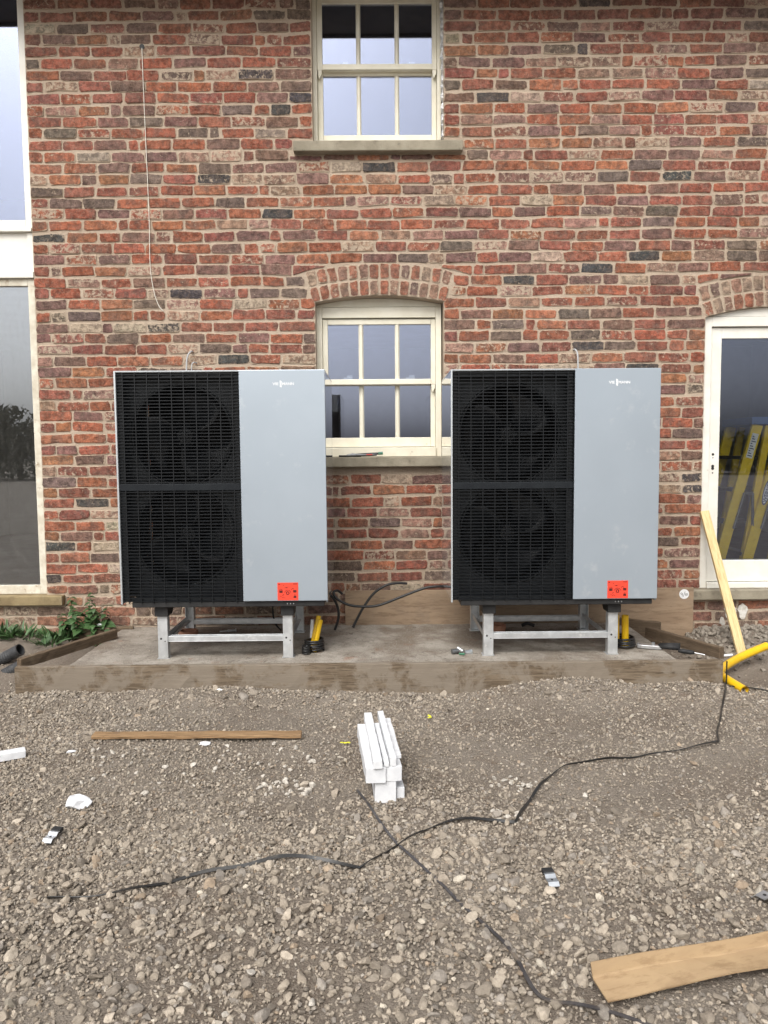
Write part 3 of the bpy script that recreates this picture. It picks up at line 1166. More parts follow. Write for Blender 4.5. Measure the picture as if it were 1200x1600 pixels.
# old lime splashes on the brick below the door
for (bx, bz, w_, h_) in ((2.365, .235, .03, .055), (2.41, .185, .018, .07), (2.47, .23, .035, .06), (2.33, .15, .02, .03)):
    pts = []
    for k in range(14):
        a_ = 2 * math.pi * k / 14
        rr = random.uniform(.6, 1.15)
        pts.append((bx + w_ * rr * math.cos(a_), bz + h_ * rr * math.sin(a_)))
    MB().prism(pts, -.0075, -.001).build('lime_splash', 'white_splash', house)

# ------------------------------------------------------------------ slab and formwork
def rough_block(x0, x1, y0, y1, z0_, z1_, step=.05, amp=.002):
    nx_ = max(1, int((x1 - x0) / step))
    ny_ = max(1, int((y1 - y0) / step))
    nz_ = max(1, int((z1_ - z0_) / step))
    mb = MB()
    idx = {}

    def vid(i, j, k):
        if (i, j, k) not in idx:
            idx[(i, j, k)] = len(mb.v)
            mb.v.append((x0 + (x1 - x0) * i / nx_ + random.gauss(0, amp), y0 + (y1 - y0) * j / ny_ + random.gauss(0, amp), z0_ + (z1_ - z0_) * k / nz_ + random.gauss(0, amp)))
        return idx[(i, j, k)]
    for i in range(nx_):
        for j in range(ny_):
            mb.f.append((vid(i, j, nz_), vid(i + 1, j, nz_), vid(i + 1, j + 1, nz_), vid(i, j + 1, nz_)))
    for i in range(nx_):
        for k in range(nz_):
            mb.f.append((vid(i, 0, k), vid(i + 1, 0, k), vid(i + 1, 0, k + 1), vid(i, 0, k + 1)))
            mb.f.append((vid(i + 1, ny_, k), vid(i, ny_, k), vid(i, ny_, k + 1), vid(i + 1, ny_, k + 1)))
    for j in range(ny_):
        for k in range(nz_):
            mb.f.append((vid(0, j + 1, k), vid(0, j, k), vid(0, j, k + 1), vid(0, j + 1, k + 1)))
            mb.f.append((vid(nx_, j, k), vid(nx_, j + 1, k), vid(nx_, j + 1, k + 1), vid(nx_, j, k + 1)))
    return mb


o = rough_block(-1.70, 1.625, -1.012, -.085, -.1, .1665, .04, .0012).build('concrete_slab', 'concrete', None, smooth=True)
es = o.modifiers.new('edge', 'EDGE_SPLIT')
es.split_angle = rad(40)
tag(o, 'rough grey concrete plinth under both heat pumps', 'plinth')
o = rough_block(-1.985, 1.868, -1.050, -1.014, -.12, .168, .05, .0012).build('formwork_board', 'form_timber', None, bevel=.004)
tag(o, 'long stained timber shuttering board along the front of the plinth', 'board')


def plank(name, p0, p1, w, h, mat, label, cat='timber', group=None, roll=0., zref='base', bevel=.004):
    """timber from p0 to p1 (centre line of its underside)"""
    p0, p1 = Vector(p0), Vector(p1)
    d = p1 - p0
    L = d.length
    mb = rough_block(0, L, -w / 2, w / 2, 0, h, max(.03, L / 14), .0012)
    o = mb.build(name, mat, None, bevel=bevel)
    xq = d.normalized()
    zq = Vector((0, 0, 1))
    zq = (zq - xq * zq.dot(xq)).normalized()
    yq = zq.cross(xq)
    M = Matrix((xq, yq, zq)).transposed().to_4x4()
    M.translation = p0
    o.matrix_world = M @ Matrix.Rotation(roll, 4, 'X')
    tag(o, label, cat, group)
    return o


plank('timber_offcut', (-1.975, -1.015, .150), (-1.655, -.40, .172), .034, .055, 'old_timber', 'dark weathered timber slanting from the left end of the plinth')
plank('formwork_stop', (-2.01, -.200, .06), (-1.63, -.135, .06), .03, .125, 'old_timber', 'short dark timber by the weeds at the back left of the plinth')
plank('timber_offcut', (1.640, -.505, .171), (1.872, -1.022, .171), .036, .062, 'old_timber', 'brown timber slanting back from the right end of the plinth')
plank('formwork_stop', (1.56, -.15, .05), (1.80, -.30, .05), .03, .165, 'old_timber', 'short dark timber standing against the plywood beside the plinth')
for px, py in ((-1.83, -.33), (-1.79, -.28)):
    pass

# plywood against the foot of the wall
pw = empty('plywood_sheet', (-.235, -.045, .02))
tag(pw, 'brown plywood strip standing against the wall behind right heat pump', 'plywood')
MB().box(0, 2.345, -.009, .009, 0, .372).build('sheet', 'plywood', pw, bevel=.0015)
st = MB().lathe([(.0001, 0), (.033, 0), (.033, .0012), (.0001, .0012)], 28, Matrix.Translation((2.28, -.0105, .330))).build('round_label', 'paper_white', pw)
sc = MB()
for path in ([(-.016, .010), (-.024, .004), (-.016, -.003), (-.012, .006), (-.014, -.016)], [(.006, .018), (-.006, -.018)], [(.008, .006), (.010, -.012)], [(.018, .006), (.013, -.002), (.017, -.010), (.023, -.002), (.018, .006)]):
    sc.tube(spline([(2.28 + a_, -.0112, .330 + c_) for a_, c_ in path], 4), .0013, 5)
sc.build('handwriting', 'ink_black', pw)

# ------------------------------------------------------------------ heat pumps
HW, HD, HH = 1.134, .60, 1.268
SPLIT = .668


def make_pump():
    r = empty('heat_pump')
    cs = MB()
    cs.box(0, .010, .0, HD, 0, HH - .010)
    cs.box(HW - .010, HW, .004, HD, 0, HH - .010)
    cs.box(0, HW, .0, HD, HH - .010, HH)
    cs.build('casing', 'side_panel', r, bevel=.003)
    MB().box(0, .0085, -.004, -.0005, 0, HH).box(0.0086, SPLIT, -.004, -.0005, HH - .005, HH).build('front_edge', 'silver_edge', r)
    fp = MB().box(SPLIT + .003, HW, -.006, .003, .012, HH).build('front_panel', 'silver_panel', r, bevel=.0025)
    MB().box(.055, HW - .02, .012, HD - .01, -.022, .008).build('base_tray', 'black_tray', r, bevel=.004)
    MB().box(.02, HW - .02, HD - .05, HD - .01, .0, HH - .012).build('evaporator_coil', 'coil_black', r)
    MB().box(.0105, HW - .0105, HD - .009, HD, 1.135, HH - .0105).build('back_panel', 'side_panel', r)
    MB().box(SPLIT + .005, SPLIT + .015, .02, HD - .055, .01, HH - .012).build('inner_divider', 'bulkhead', r)
    # grille: border, mid rail, slats, upright wires
    gx0, gx1 = .0105, SPLIT - .001
    gr = MB()
    gr.box(gx0, gx0 + .030, .020, .034, .010, HH - .012)
    gr.box(gx1 - .030, gx1, .020, .034, .010, HH - .012)
    gr.box(gx0 + .0302, gx1 - .0302, .0205, .034, .010, .030)
    gr.box(gx0 + .0302, gx1 - .0302, .0205, .034, HH - .034, HH - .012)
    grille = gr.build('grille', 'bulkhead', r, bevel=.003)
    MB().box(gx0 + .001, gx1 - .001, .0012, .016, .6215, .6600).build('mid_rail', 'rail_grey', grille, bevel=.003)
    pitch = .01765
    sl = MB()
    L = gx1 - gx0
    sl.add([(0, 0, 0), (L, 0, 0), (L, .0, .0042), (0, .0, .0042), (0, .011, .0065), (L, .011, .0065), (0, .011, .002), (L, .011, .002)],
           [(0, 1, 2, 3), (3, 2, 5, 4), (4, 5, 7, 6), (6, 7, 1, 0), (0, 3, 4, 6), (1, 7, 5, 2)])
    first = sl.build('slat', 'grille_black', grille, loc=(gx0, .003, .012))
    for i in range(1, 71):
        c = first.copy()
        reg(c, grille)
        c.location = (gx0, .003, .012 + i * pitch)
    w0 = MB().box(-.0022, .0022, 0, .012, .004, HH - .008).build('grille_wire', 'grille_black', grille, loc=(gx0 + .0335, .0015, 0))
    for i in range(1, 10):
        c = w0.copy()
        reg(c, grille)
        c.location = (gx0 + .0335 + i * .0655, .0015, 0)
    # fan bulkhead with two round mouths
    fx, fr_, yp = .335, .274, .105
    bl = MB()
    for z0_, z1_, fz in ((.012, .640, .364), (.6402, 1.254, .924)):
        nseg = 48
        ring, rect = [], []
        for k in range(nseg):
            w = 2 * math.pi * k / nseg
            cxx, czz = math.cos(w), math.sin(w)
            ring.append((fx + fr_ * cxx, yp, fz + fr_ * czz))
            t = 1e9
            for lim, d, c0 in ((gx0, cxx, fx), (gx1, cxx, fx), (z0_, czz, fz), (z1_, czz, fz)):
                if abs(d) > 1e-6:
                    q = (lim - c0) / d
                    if q > 0:
                        t = min(t, q)
            rect.append((fx + t * cxx, yp, fz + t * czz))
        fs = [(k, (k + 1) % nseg, (k + 1) % nseg + nseg, k + nseg) for k in range(nseg)]
        bl.add(rect + ring, fs)
        back = [(a_, yp + .10, c_) for a_, b2, c_ in ring]
        bl.add(ring + back, fs)
        # filled corners of the plate
        for sx, sz in ((gx0, z0_), (gx1, z0_), (gx0, z1_), (gx1, z1_)):
            pass
    bl.build('fan_bulkhead', 'bulkhead', r)
    rgm = MB()
    for fz in (.364, .924):
        rgm.lathe([(fr_ - .004, yp + .004), (fr_ - .004, yp - .012), (fr_ + .006, yp - .012), (fr_ + .012, yp - .001)], 64, Matrix.Translation((fx, 0, fz)))
        rg_ = rgm.build('fan_mouth', 'fan_ring', r, smooth=True)
        rgm = MB()
    for fz, ang in ((.364, .5), (.924, 1.2)):
        f = empty('fan', (fx, .215, fz), (0, ang, 0), parent=r)
        MB().lathe([(.0001, -.06), (.018, -.06), (.022, -.052), (.03, -.05), (.034, -.056), (.040, -.056), (.044, -.046), (.050, -.04), (.056, -.05), (.062, -.044), (.064, .05), (.0001, .05)], 32).build('hub', 'fan_plastic', f, smooth=False)
        for bi in range(5):
            MB().box(-.003, .003, -.058, -.04, .022, .060, Matrix.Rotation(bi * 2 * math.pi / 5, 4, 'Y')).build('hub_rib', 'fan_ring', f)
        for bi in range(3):
            vs, fs = [], []
            NR, NA = 7, 8
            for i in range(NR):
                q = i / (NR - 1)
                rr = .058 + (.260 - .058) * q
                for j in range(NA):
                    t = j / (NA - 1)
                    aa = (t - .5) * (1.15 + .35 * q) + .55 * q * q + bi * 2 * math.pi / 3
                    yy = (t - .5) * (.15 - .05 * q) + .02 * math.sin(t * math.pi)
                    vs.append((rr * math.cos(aa), yy, rr * math.sin(aa)))
            for i in range(NR - 1):
                for j in range(NA - 1):
                    p = i * NA + j
                    fs.append((p, p + 1, p + NA + 1, p + NA))
            bo = MB().add(vs, fs).build('blade', 'fan_plastic', f, smooth=True)
            sm = bo.modifiers.new('thickness', 'SOLIDIFY')
            sm.thickness = .005
    # three little screws of the tray
    for k in range(3):
        MB().lathe([(.0001, -.002), (.0035, -.002), (.0035, .001)], 12, Matrix.Translation((.91 + k * .017, .0115, -.006))).build('tray_screw', 'zinc_clip', r)
    # maker's name
    x0 = .853
    text_mesh('lettering', 'VIE', .0205, 'logo_white', fp, (x0, -.0064, 1.186), sx=1.15, bold=.0005)
    text_mesh('lettering', 'MANN', .0205, 'logo_white', fp, (x0 + .0505, -.0064, 1.186), sx=1.05, bold=.0005)
    em = MB()
    ex = x0 + .0385
    em.prism([(ex, 1.194), (ex + .010, 1.194), (ex + .010, 1.207), (ex, 1.212)], -.0071, -.0058)
    em.prism([(ex, 1.177), (ex + .010, 1.173), (ex + .010, 1.1885), (ex, 1.1885)], -.0071, -.0058)
    em.prism([(ex + .001, 1.1885), (ex + .009, 1.1885), (ex + .009, 1.194), (ex + .001, 1.194)], -.0069, -.0058)
    em.build('emblem', 'logo_white', fp)
    # red instruction sticker
    sk = MB().box(0, .114, -.0009, 0, 0, .098).build('sticker', 'red_sticker', r, loc=(.859, -.0065, .016))
    ik = MB()
    Y0, Y1 = -.0016, -.0008

    def rect(x, z, w, h):
        ik.box(x, x + w, Y0, Y1, z, z + h)

    def arc(cx_, cz_, ro_, ri_, a0, a1, n_=16):
        for k in range(n_):
            w0, w1 = a0 + (a1 - a0) * k / n_, a0 + (a1 - a0) * (k + 1) / n_
            ik.prism([(cx_ + ri_ * math.cos(w0), cz_ + ri_ * math.sin(w0)), (cx_ + ro_ * math.cos(w0), cz_ + ro_ * math.sin(w0)), (cx_ + ro_ * math.cos(w1), cz_ + ro_ * math.sin(w1)), (cx_ + ri_ * math.cos(w1), cz_ + ri_ * math.sin(w1))], Y0, Y1)
    rect(.010, .041, .018, .014)
    arc(.019, .056, .008, .0055, 0, math.pi)
    arc(.056, .040, .0098, .0052, 0, 2 * math.pi, 24)
    arc(.056, .040, .018, .0155, .15, math.pi - .15)
    rect(.086, .043, .018, .014)
    arc(.084, .058, .008, .0055, .4, math.pi)
    rect(.088, .013, .015, .012)
    rect(.091, .028, .009, .003)
    rect(.006, .086, .007, .006)
    rect(.018, .088, .003, .003)
    rect(.030, .082, .006, .003)
    for k in range(4):
        rect(.086 + k * .006, .088, .004, .005)
    rect(.047, .068, .008, .005)
    rect(.040, .0695, .005, .0025)
    rect(.062, .0725, .003, .003)
    rect(.026, .027, .006, .003)
    rect(.030, .030, .005, .003)
    for k, (sx, sz) in enumerate(((.020, .018), (.026, .013), (.031, .017), (.038, .014), (.014, .022))):
        rect(sx, sz, .0045, .0028)
    ik.build('symbols', 'sticker_ink', sk)
    return r


pump = make_pump()
pump.location = (-1.421, -.972, .492)
tag(pump, 'black grilled silver heat pump left of the arched window', 'heat pump', 'pair of heat pumps')
pump2 = copy_tree(pump)
pump2.location = (.391, -.972, .487)
tag(pump2, 'black grilled silver heat pump right of the arched window', 'heat pump')
for ch in children[pump2.name]:
    if ch.name.startswith('fan') and ch.type == 'EMPTY':
        ch.rotation_euler.y += 1.0 if ch.location.z < .6 else .35


def make_stand():
    r = empty('steel_stand')
    zt = .243
    for lx in (0, .700):
        for ly in (.0, .655):
            lg = MB()
            s_ = 1 if ly == 0 else -1
            # folded angle leg with lips
            y0, y1 = (ly, ly + .05) if s_ > 0 else (ly - .05, ly)
            if s_ > 0:
                lg.box(lx, lx + .055, y0, y0 + .004, .004, zt)
                lg.box(lx, lx + .004, y0 + .0042, y1, .004, zt)
                lg.box(lx + .051, lx + .055, y0 + .0042, y1, .004, zt)
            else:
                lg.box(lx, lx + .055, y1 - .004, y1, .004, zt)
                lg.box(lx, lx + .004, y0, y1 - .0042, .004, zt)
                lg.box(lx + .051, lx + .055, y0, y1 - .0042, .004, zt)
            lo_ = lg.build('leg', 'galvanised', r, bevel=.0015)
            MB().box(lx - .006, lx + .061, y0 + .001, y1 + .012, 0, .0035).build('foot_plate', 'galvanised', r)
            if s_ > 0:
                MB().lathe([(.0001, -.002), (.0055, -.002), (.0055, .001)], 10, Matrix.Translation((lx + .018, -.0005, .115))).build('bolt_hole', 'ink_black', lo_)
                MB().lathe([(.0001, -.002), (.003, -.002), (.003, .001)], 10, Matrix.Translation((lx + .040, -.0005, .100))).build('bolt_hole', 'ink_black', lo_)
    for ly, zz in ((.006, .095), (.607, .060)):
        MB().box(.0555, .6995, ly, ly + .04, zz, zz + .004).box(.0555, .6995, ly, ly + .004, zz + .0042, zz + .032).box(.0555, .6995, ly + .036, ly + .04, zz + .0042, zz + .032).build('cross_rail', 'galvanised', r, bevel=.0012)
    for lx in (.012, .712):
        MB().box(lx, lx + .03, .052, .60, .085, .088).box(lx, lx + .003, .052, .60, .0882, .115).build('side_rail', 'galvanised', r)
    for lx in (-.008, .692):
        MB().prism([(-.02, zt + .001), (.075, zt + .001), (.13, zt + .058), (-.02, zt + .058)], lx, lx + .073, Matrix(((0, 1, 0, 0), (1, 0, 0, 0), (0, 0, 1, 0), (0, 0, 0, 1)))).build('mount_block', 'black_tray', r, bevel=.003)
        MB().box(lx + .006, lx + .067, .131, .655, zt + .022, zt + .057).build('mount_beam', 'black_tray', r)
        MB().prism([(.56, zt + .022), (.60, zt + .001), (.66, zt + .001), (.66, zt + .0215)], lx, lx + .073, Matrix(((0, 1, 0, 0), (1, 0, 0, 0), (0, 0, 1, 0), (0, 0, 0, 1)))).build('mount_block', 'black_tray', r)
    return r


st1 = make_stand()
st1.location = (-1.246, -.905, .1675)
tag(st1, 'galvanised steel leg frame carrying the left heat pump', 'stand', 'heat pump stands')
st2 = copy_tree(st1)
st2.location = (.580, -.905, .1675)
tag(st2, 'galvanised steel leg frame carrying the right heat pump', 'stand')

# ------------------------------------------------------------------ things on the plinth
SZ = .1675


def stub(p0, p1, r, label, cat='conduit', mat='yellow_plastic'):
    mb = MB()
    mb.hollow(p0, p1, r, r * .82, 18)
    o = mb.build('yellow_conduit' if mat == 'yellow_plastic' else 'white_pipe', mat, None, smooth=False)
    es_ = o.data
    es_.shade_smooth()
    e = o.modifiers.new('edge', 'EDGE_SPLIT')
    e.split_angle = rad(40)
    return tag(o, label, cat)


stub((-.405, -.73, SZ), (-.360, -.70, .362), .0135, 'longer leaning yellow conduit stub in the left black cable coil')
stub((-.385, -.775, SZ), (-.346, -.76, .350), .0145, 'shorter front yellow conduit stub in the left black cable coil')
stub((-.410, -.69, SZ), (-.400, -.68, .335), .010, 'white pipe stub behind the yellow conduits beside the left stand', 'pipe', 'paper_white')
stub((1.392, -.72, SZ), (1.392, -.71, .352), .0105, 'thin upright yellow conduit beside the right stand leg')
stub((1.436, -.725, SZ), (1.434, -.72, .352), .020, 'thick upright yellow conduit in the right black cable coil')


def coil(cx_, cy_, r, turns, dz, label, seed, rc=.0065):
    rr = random.Random(seed)
    pth = []
    nn = int(turns * 22)
    for i in range(nn + 1):
        a_ = 2 * math.pi * i / 22
        q = r * (1 + .05 * math.sin(i * .31 + seed))
        pth.append((cx_ + q * math.cos(a_), cy_ + q * math.sin(a_), SZ + rc + dz * i / 22 + .002 * math.sin(i * .7)))
    return tag(MB().tube(pth, rc, 8).build('cable_coil', 'black_hose', None, smooth=True), label, 'cable', 'cable coils round the conduits')


coil(-.385, -.755, .052, 5.2, .0125, 'black cable coil on the plinth by the left stand', 1)
coil(-.425, -.83, .022, 5.5, .008, 'small grey wire coil in front of the left cable coil', 4, .0035)
coil(1.425, -.735, .058, 4.6, .0128, 'black cable coil on the plinth by the right stand', 2)


def drain(x_, y_, label):
    t = empty('drain_stub', (x_, y_, SZ))
    mb = MB()
    mb.hollow((0, 0, 0), (0, 0, .058), .056, .049, 28)
    o_ = mb.build('pipe', 'terracotta', t)
    MB().hollow((0, 0, .030), (0, 0, .0575), .060, .0562, 28).build('collar', 'terracotta', t)
    return tag(t, label, 'drain', 'drain stubs under the heat pumps')


drain(-1.19, -.45, 'brown drain pipe stub under the left heat pump')
drain(.735, -.36, 'brown drain pipe stub under the right heat pump')
o = MB().tube([(0, 0, .009), (.05, 0, .009)], .009, 12).tube([(.05, 0, .009), (.056, 0, .009)], .014, 6).tube([(-.05, .004, .006), (0, 0, .008)], .004, 8).build('pipe_fitting', 'tool_steel', None, loc=(-.985, -.26, SZ), rot=(0, 0, .25))
tag(o, 'small steel bolt lying behind the left stand', 'bolt')


def hose(pts, r, label, name='black_hose', mat='black_hose', cat='hose'):
    return tag(MB().tube(spline(pts, 10), r, 10).build(name, mat, None, smooth=True), label, cat)


hose([(.42, -.20, .443), (.30, -.21, .436), (.15, -.22, .385), (.0, -.23, .330), (-.10, -.24, .322), (-.20, -.25, .335), (-.275, -.25, .375), (-.30, -.24, .415), (-.275, -.22, .425), (-.245, -.21, .400)], .0085, 'black hose looping from the right heat pump and curling at its end')
hose([(.18, -.10, .446), (.11, -.115, .452), (.04, -.13, .44), (-.04, -.14, .39), (-.11, -.16, .30), (-.155, -.17, .22), (-.18, -.18, SZ + .004)], .0085, 'black hose rising from the plinth and arching over the plywood')
hose([(-.345, -.26, .42), (-.305, -.25, .385), (-.275, -.24, .32), (-.27, -.24, .25), (-.295, -.24, SZ + .004)], .0085, 'black hose drooping beside the back of the left heat pump')
hose([(-.66, -.28, .475), (-.685, -.28, .40), (-.69, -.27, .30), (-.675, -.26, .22), (-.64, -.25, SZ + .004)], .0055, 'thin black cable hanging down behind the left stand')
hose([(.93, -.18, SZ + .008), (.97, -.17, SZ + .018), (1.01, -.19, SZ + .008)], .011, 'short black hose end lying behind the right stand')

# adjustable grips lying at the right
gp = empty('pliers', (1.49, -.775, SZ + .004), (0, 0, rad(-24)))
gp.scale = (1.15, 1.3, 1.5)
tag(gp, 'steel pliers with black grips on the right end of the plinth', 'pliers')
MB().prism([(0, .0), (.02, -.004), (.06, -.004), (.10, -.001), (.115, .002), (.115, .024), (.08, .026), (.05, .022), (.02, .034), (0, .036), (-.006, .028), (.016, .02), (-.004, .010)], 0, .014, Matrix(((1, 0, 0, 0), (0, 0, 1, 0), (0, 1, 0, 0), (0, 0, 0, 1)))).build('jaw', 'tool_steel', gp, bevel=.002)
MB().tube([(.10, .010, .012), (.15, .006, .013), (.20, .004, .013)], .010, 10).build('handle', 'rubber', gp, smooth=True)
MB().tube([(.10, .020, .012), (.16, .030, .016), (.20, .036, .016)], .009, 10).build('handle', 'rubber', gp, smooth=True)
MB().lathe([(.0001, -.006), (.008, -.006), (.008, .012)], 14, Matrix.Translation((.075, .012, .012)) @ Matrix.Rotation(rad(90), 4, 'X')).build('pivot', 'zinc_clip', gp)
sdv = empty('screwdriver', (1.685, -.885, SZ + .012), (0, 0, rad(-28)))
tag(sdv, 'black handled screwdriver beside the pliers', 'screwdriver')
MB().tube([(0, 0, .002), (.02, 0, .002), (.07, 0, .0), (.085, 0, 0)], .012, 10, rfun=lambda i: (.009, .0125, .0125, .008)[i]).build('handle', 'rubber', sdv, smooth=True)
MB().tube([(.085, 0, 0), (.14, 0, -.006)], .003, 8).build('shaft', 'tool_steel', sdv)
o = MB().tube([(1.875, -1.0, SZ + .012), (1.945, -.985, SZ + .014)], .0065, 10).build('white_offcut', 'paper_white', None)
tag(o, 'white plastic rod poking out past the right end of the plinth', 'rod')

# fittings between the pumps
ft = empty('brass_fittings', (.425, -.86, SZ))
tag(ft, 'small heap of metal pipe fittings on the plinth between the heat pumps', 'fittings')
MB().tube([(-.02, 0, .014), (.018, .012, .016)], .014, 12).build('elbow', 'dark_metal', ft)
MB().tube([(.016, .02, .03), (.045, -.004, .016)], .010, 12).build('tail', 'tool_steel', ft)
MB().tube([(.055, .0, .010), (.085, .006, .010)], .0125, 10).tube([(.085, .006, .010), (.095, .008, .010)], .016, 6).build('nut', 'zinc_clip', ft)
MB().tube([(.02, -.02, .007), (.05, -.03, .007)], .006, 8).build('spigot', 'green_plastic', ft)

# pliers on the window sill
sp = empty('side_cutters', (-.215, -.02, 1.2875), (0, 0, rad(6)))
tag(sp, 'dark cutters with a green tipped handle lying on the window sill', 'cutters')
MB().tube([(0, 0, .010), (.04, .004, .012), (.07, 0, .012)], .010, 8, rfun=lambda i: (.005, .012, .009)[i]).build('jaw', 'dark_metal', sp)
MB().tube(spline([(.06, 0, .012), (.13, -.018, .012), (.20, -.008, .014)], 5), .008, 8).build('handle', 'dark_metal', sp, smooth=True)
MB().tube(spline([(.06, .004, .014), (.14, .022, .018), (.235, .012, .022)], 5), .008, 8).build('handle', 'rubber', sp, smooth=True)
MB().tube([(.215, .014, .021), (.245, .010, .024)], .010, 8).build('grip_end', 'green_plastic', sp)
MB().tube([(.13, -.024, .014), (.17, -.021, .014)], .005, 8).build('grip_mark', 'red_plastic', sp)
MB().tube([(-.05, .02, .006), (.10, .03, .006)], .006, 8).build('screwdriver_shank', 'rubber', sp)

# ------------------------------------------------------------------ things on the wall
sp_ = spline([(-1.498, -.004, 3.915), (-1.496, -.007, 3.70), (-1.492, -.006, 3.40), (-1.487, -.007, 3.10), (-1.484, -.006, 2.80), (-1.487, -.007, 2.60), (-1.482, -.006, 2.48), (-1.462, -.007, 2.36), (-1.435, -.008, 2.285), (-1.408, -.009, 2.255)], 8)
tag(MB().tube(sp_, .0026, 6).build('hanging_string', 'string_white', None, smooth=True), 'thin white string hanging down the wall from a hole', 'string')
MB().lathe([(.0001, -.001), (.016, -.001), (.014, .006)], 12, Matrix.Translation((-1.498, -.004, 3.925))).build('drilled_hole', 'ink_black', house)
hose([(-1.225, .0, 1.99), (-1.232, -.03, 1.985), (-1.25, -.045, 1.95), (-1.256, -.05, 1.88), (-1.256, -.06, 1.78)], .0055, 'grey cable leaving the wall above the left heat pump', 'wall_cable', 'grey_cable', 'cable')
hose([(-1.20, -.0, 1.915), (-1.215, -.03, 1.915), (-1.225, -.04, 1.885), (-1.225, -.05, 1.78)], .004, 'small grey wire bent over behind the left heat pump', 'wall_wire', 'grey_cable', 'wire')
hose([(1.296, .0, 1.985), (1.302, -.03, 1.98), (1.312, -.045, 1.95), (1.315, -.05, 1.87), (1.315, -.06, 1.77)], .0055, 'grey cable leaving the wall above the right heat pump', 'wall_cable', 'grey_cable', 'cable')

# ------------------------------------------------------------------ ladders behind the door glass
def make_ladder():
    r = empty('step_ladder')
    # local: x to the right, near side y=0, far side y=.42, z up from the floor
    def rail(xb, zb_, xt, zt_, y, w, nm):
        d = Vector((xt - xb, 0, zt_ - zb_))
        L = d.length
        M = Matrix.Translation((xb, y, zb_)) @ Matrix.Rotation(math.atan2(d.x, d.z), 4, 'Y')
        mb = MB()
        mb.box(-w / 2, w / 2, 0, .004, 0, L, M)
        mb.box(-w / 2, -w / 2 + .005, .0042, .028, 0, L, M)
        mb.box(w / 2 - .005, w / 2, .0042, .028, 0, L, M)
        return mb.build(nm, 'yellow_fibreglass', r)
    for y in (0, .40):
        rail(.0, .0, .292, 1.135, y, .072, 'front_rail')
        rail(.195, .0, .375, 1.130, y + .006, .046, 'rear_rail')
    for k in range(4):
        t = (k + 1) / 5.0
        x_ = .292 * t
        MB().box(x_ - .04, x_ + .04, .03, .398, 1.135 * t - .012, 1.135 * t + .012).build('step', 'dark_metal', r, bevel=.002)
    MB().box(.24, .43, -.02, .45, 1.137, 1.19).build('top_cap', 'ladder_blue', r, bevel=.006)
    for y in (-.012,):
        MB().tube([(.205, y, .66), (.135, y, .41)], .010, 8).tube([(.205, y, .66), (.262, y, .66)], .012, 8).tube([(.262, y, .66), (.268, y, .43)], .010, 8).build('spreader', 'dark_metal', r)
    return r


def ladder_label(r):
    tl = math.atan2(.292, 1.135)
    M = Matrix.Translation((.233, -.002, .905)) @ Matrix.Rotation(tl, 4, 'Y')
    lb = MB().box(-.022, .022, -.0012, 0, 0, .175, M).build('paper_label', 'paper_white', r)
    li = MB()
    for k in range(9):
        li.box(-.016, .016 - .01 * (k % 3), -.0022, -.0013, .012 + k * .017, .019 + k * .017, M)
    li.build('label_print', 'ink_blue', r)


def ladder_badge(r):
    tl = math.atan2(.292, 1.135)
    # oval maker's badge with lettering up the rail
    M2 = Matrix.Translation((.172, -.002, .670)) @ Matrix.Rotation(tl, 4, 'Y')
    def oval(a_, b2, y0, y1, mt_, nm):
        pts = [(a_ * math.cos(2 * math.pi * k / 28), b2 * math.sin(2 * math.pi * k / 28)) for k in range(28)]
        return MB().prism(pts, y0, y1, M2).build(nm, mt_, r)
    oval(.026, .098, -.0012, 0, 'ink_blue', 'badge')
    oval(.020, .086, -.002, -.0013, 'logo_white', 'badge_face')
    t = text_mesh('lettering', 'WERNER', .038, 'ink_blue', r, (0, 0, 0), align='CENTER', bold=.0008)
    t.matrix_local = M2 @ Matrix.Translation((.0125, -.0026, 0)) @ Matrix.Rotation(rad(-90), 4, 'Y') @ Matrix.Rotation(rad(90), 4, 'X')


ld = make_ladder()
ld.location = (2.350, .21, .353)
tag(ld, 'yellow step ladder nearest the frame behind the door glass', 'ladder', 'folded yellow ladders inside')
ld2 = copy_tree(ld)
ld2.location = (2.535, .19, .353)
ladder_label(ld)
ladder_badge(ld2)
tag(ld2, 'yellow step ladder with oval badge at the right edge behind glass', 'ladder')

# pine batten leaning on the door frame
p0, p1 = Vector((2.290, -.385, hz(2.29, -.385) - .01)), Vector((2.186, -.012, .905))
d = (p1 - p0).normalized()
xq = Vector((1, 0, 0))
xq = (xq - d * xq.dot(d)).normalized()
yq = d.cross(xq)
bt = MB().box(-.029, .029, -.010, .010, 0, (p1 - p0).length).build('pine_batten', 'pine', None, bevel=.0015)
M = Matrix((xq, yq, d)).transposed().to_4x4()
M.translation = p0
bt.matrix_world = M
tag(bt, 'pale new pine batten leaning against the door frame', 'batten')

# ------------------------------------------------------------------ yard clutter
yp_ = spline([(2.385, -.50, .105), (2.30, -.53, .085), (2.17, -.60, .060), (2.03, -.73, .048), (1.935, -.86, .045), (1.915, -.98, .045), (1.935, -1.16, .035)], 8)
yc = MB().tube(yp_, .024, 16, caps=False).tube([p * 1 for p in yp_], .0195, 16, caps=False).build('yellow_duct', 'yellow_plastic', None, smooth=True)
tag(yc, 'bent yellow plastic duct lying past the right end of the plinth', 'duct')


def corrugated(p0, p1, r, label):
    p0, p1 = Vector(p0), Vector(p1)
    nn = int((p1 - p0).length / .004)
    pth = [p0.lerp(p1, i / nn) for i in range(nn + 1)]
    mb = MB().tube(pth, r, 20, caps=False, rfun=lambda i: r * (1.0 if (i // 2) % 2 else .91))
    mb.hollow(p1 - (p1 - p0).normalized() * .05, p1 + (p1 - p0).normalized() * .004, r * 1.02, r * .86, 20)
    return tag(mb.build('corrugated_pipe', 'pipe_grey', None), label, 'pipe', 'black corrugated pipes')


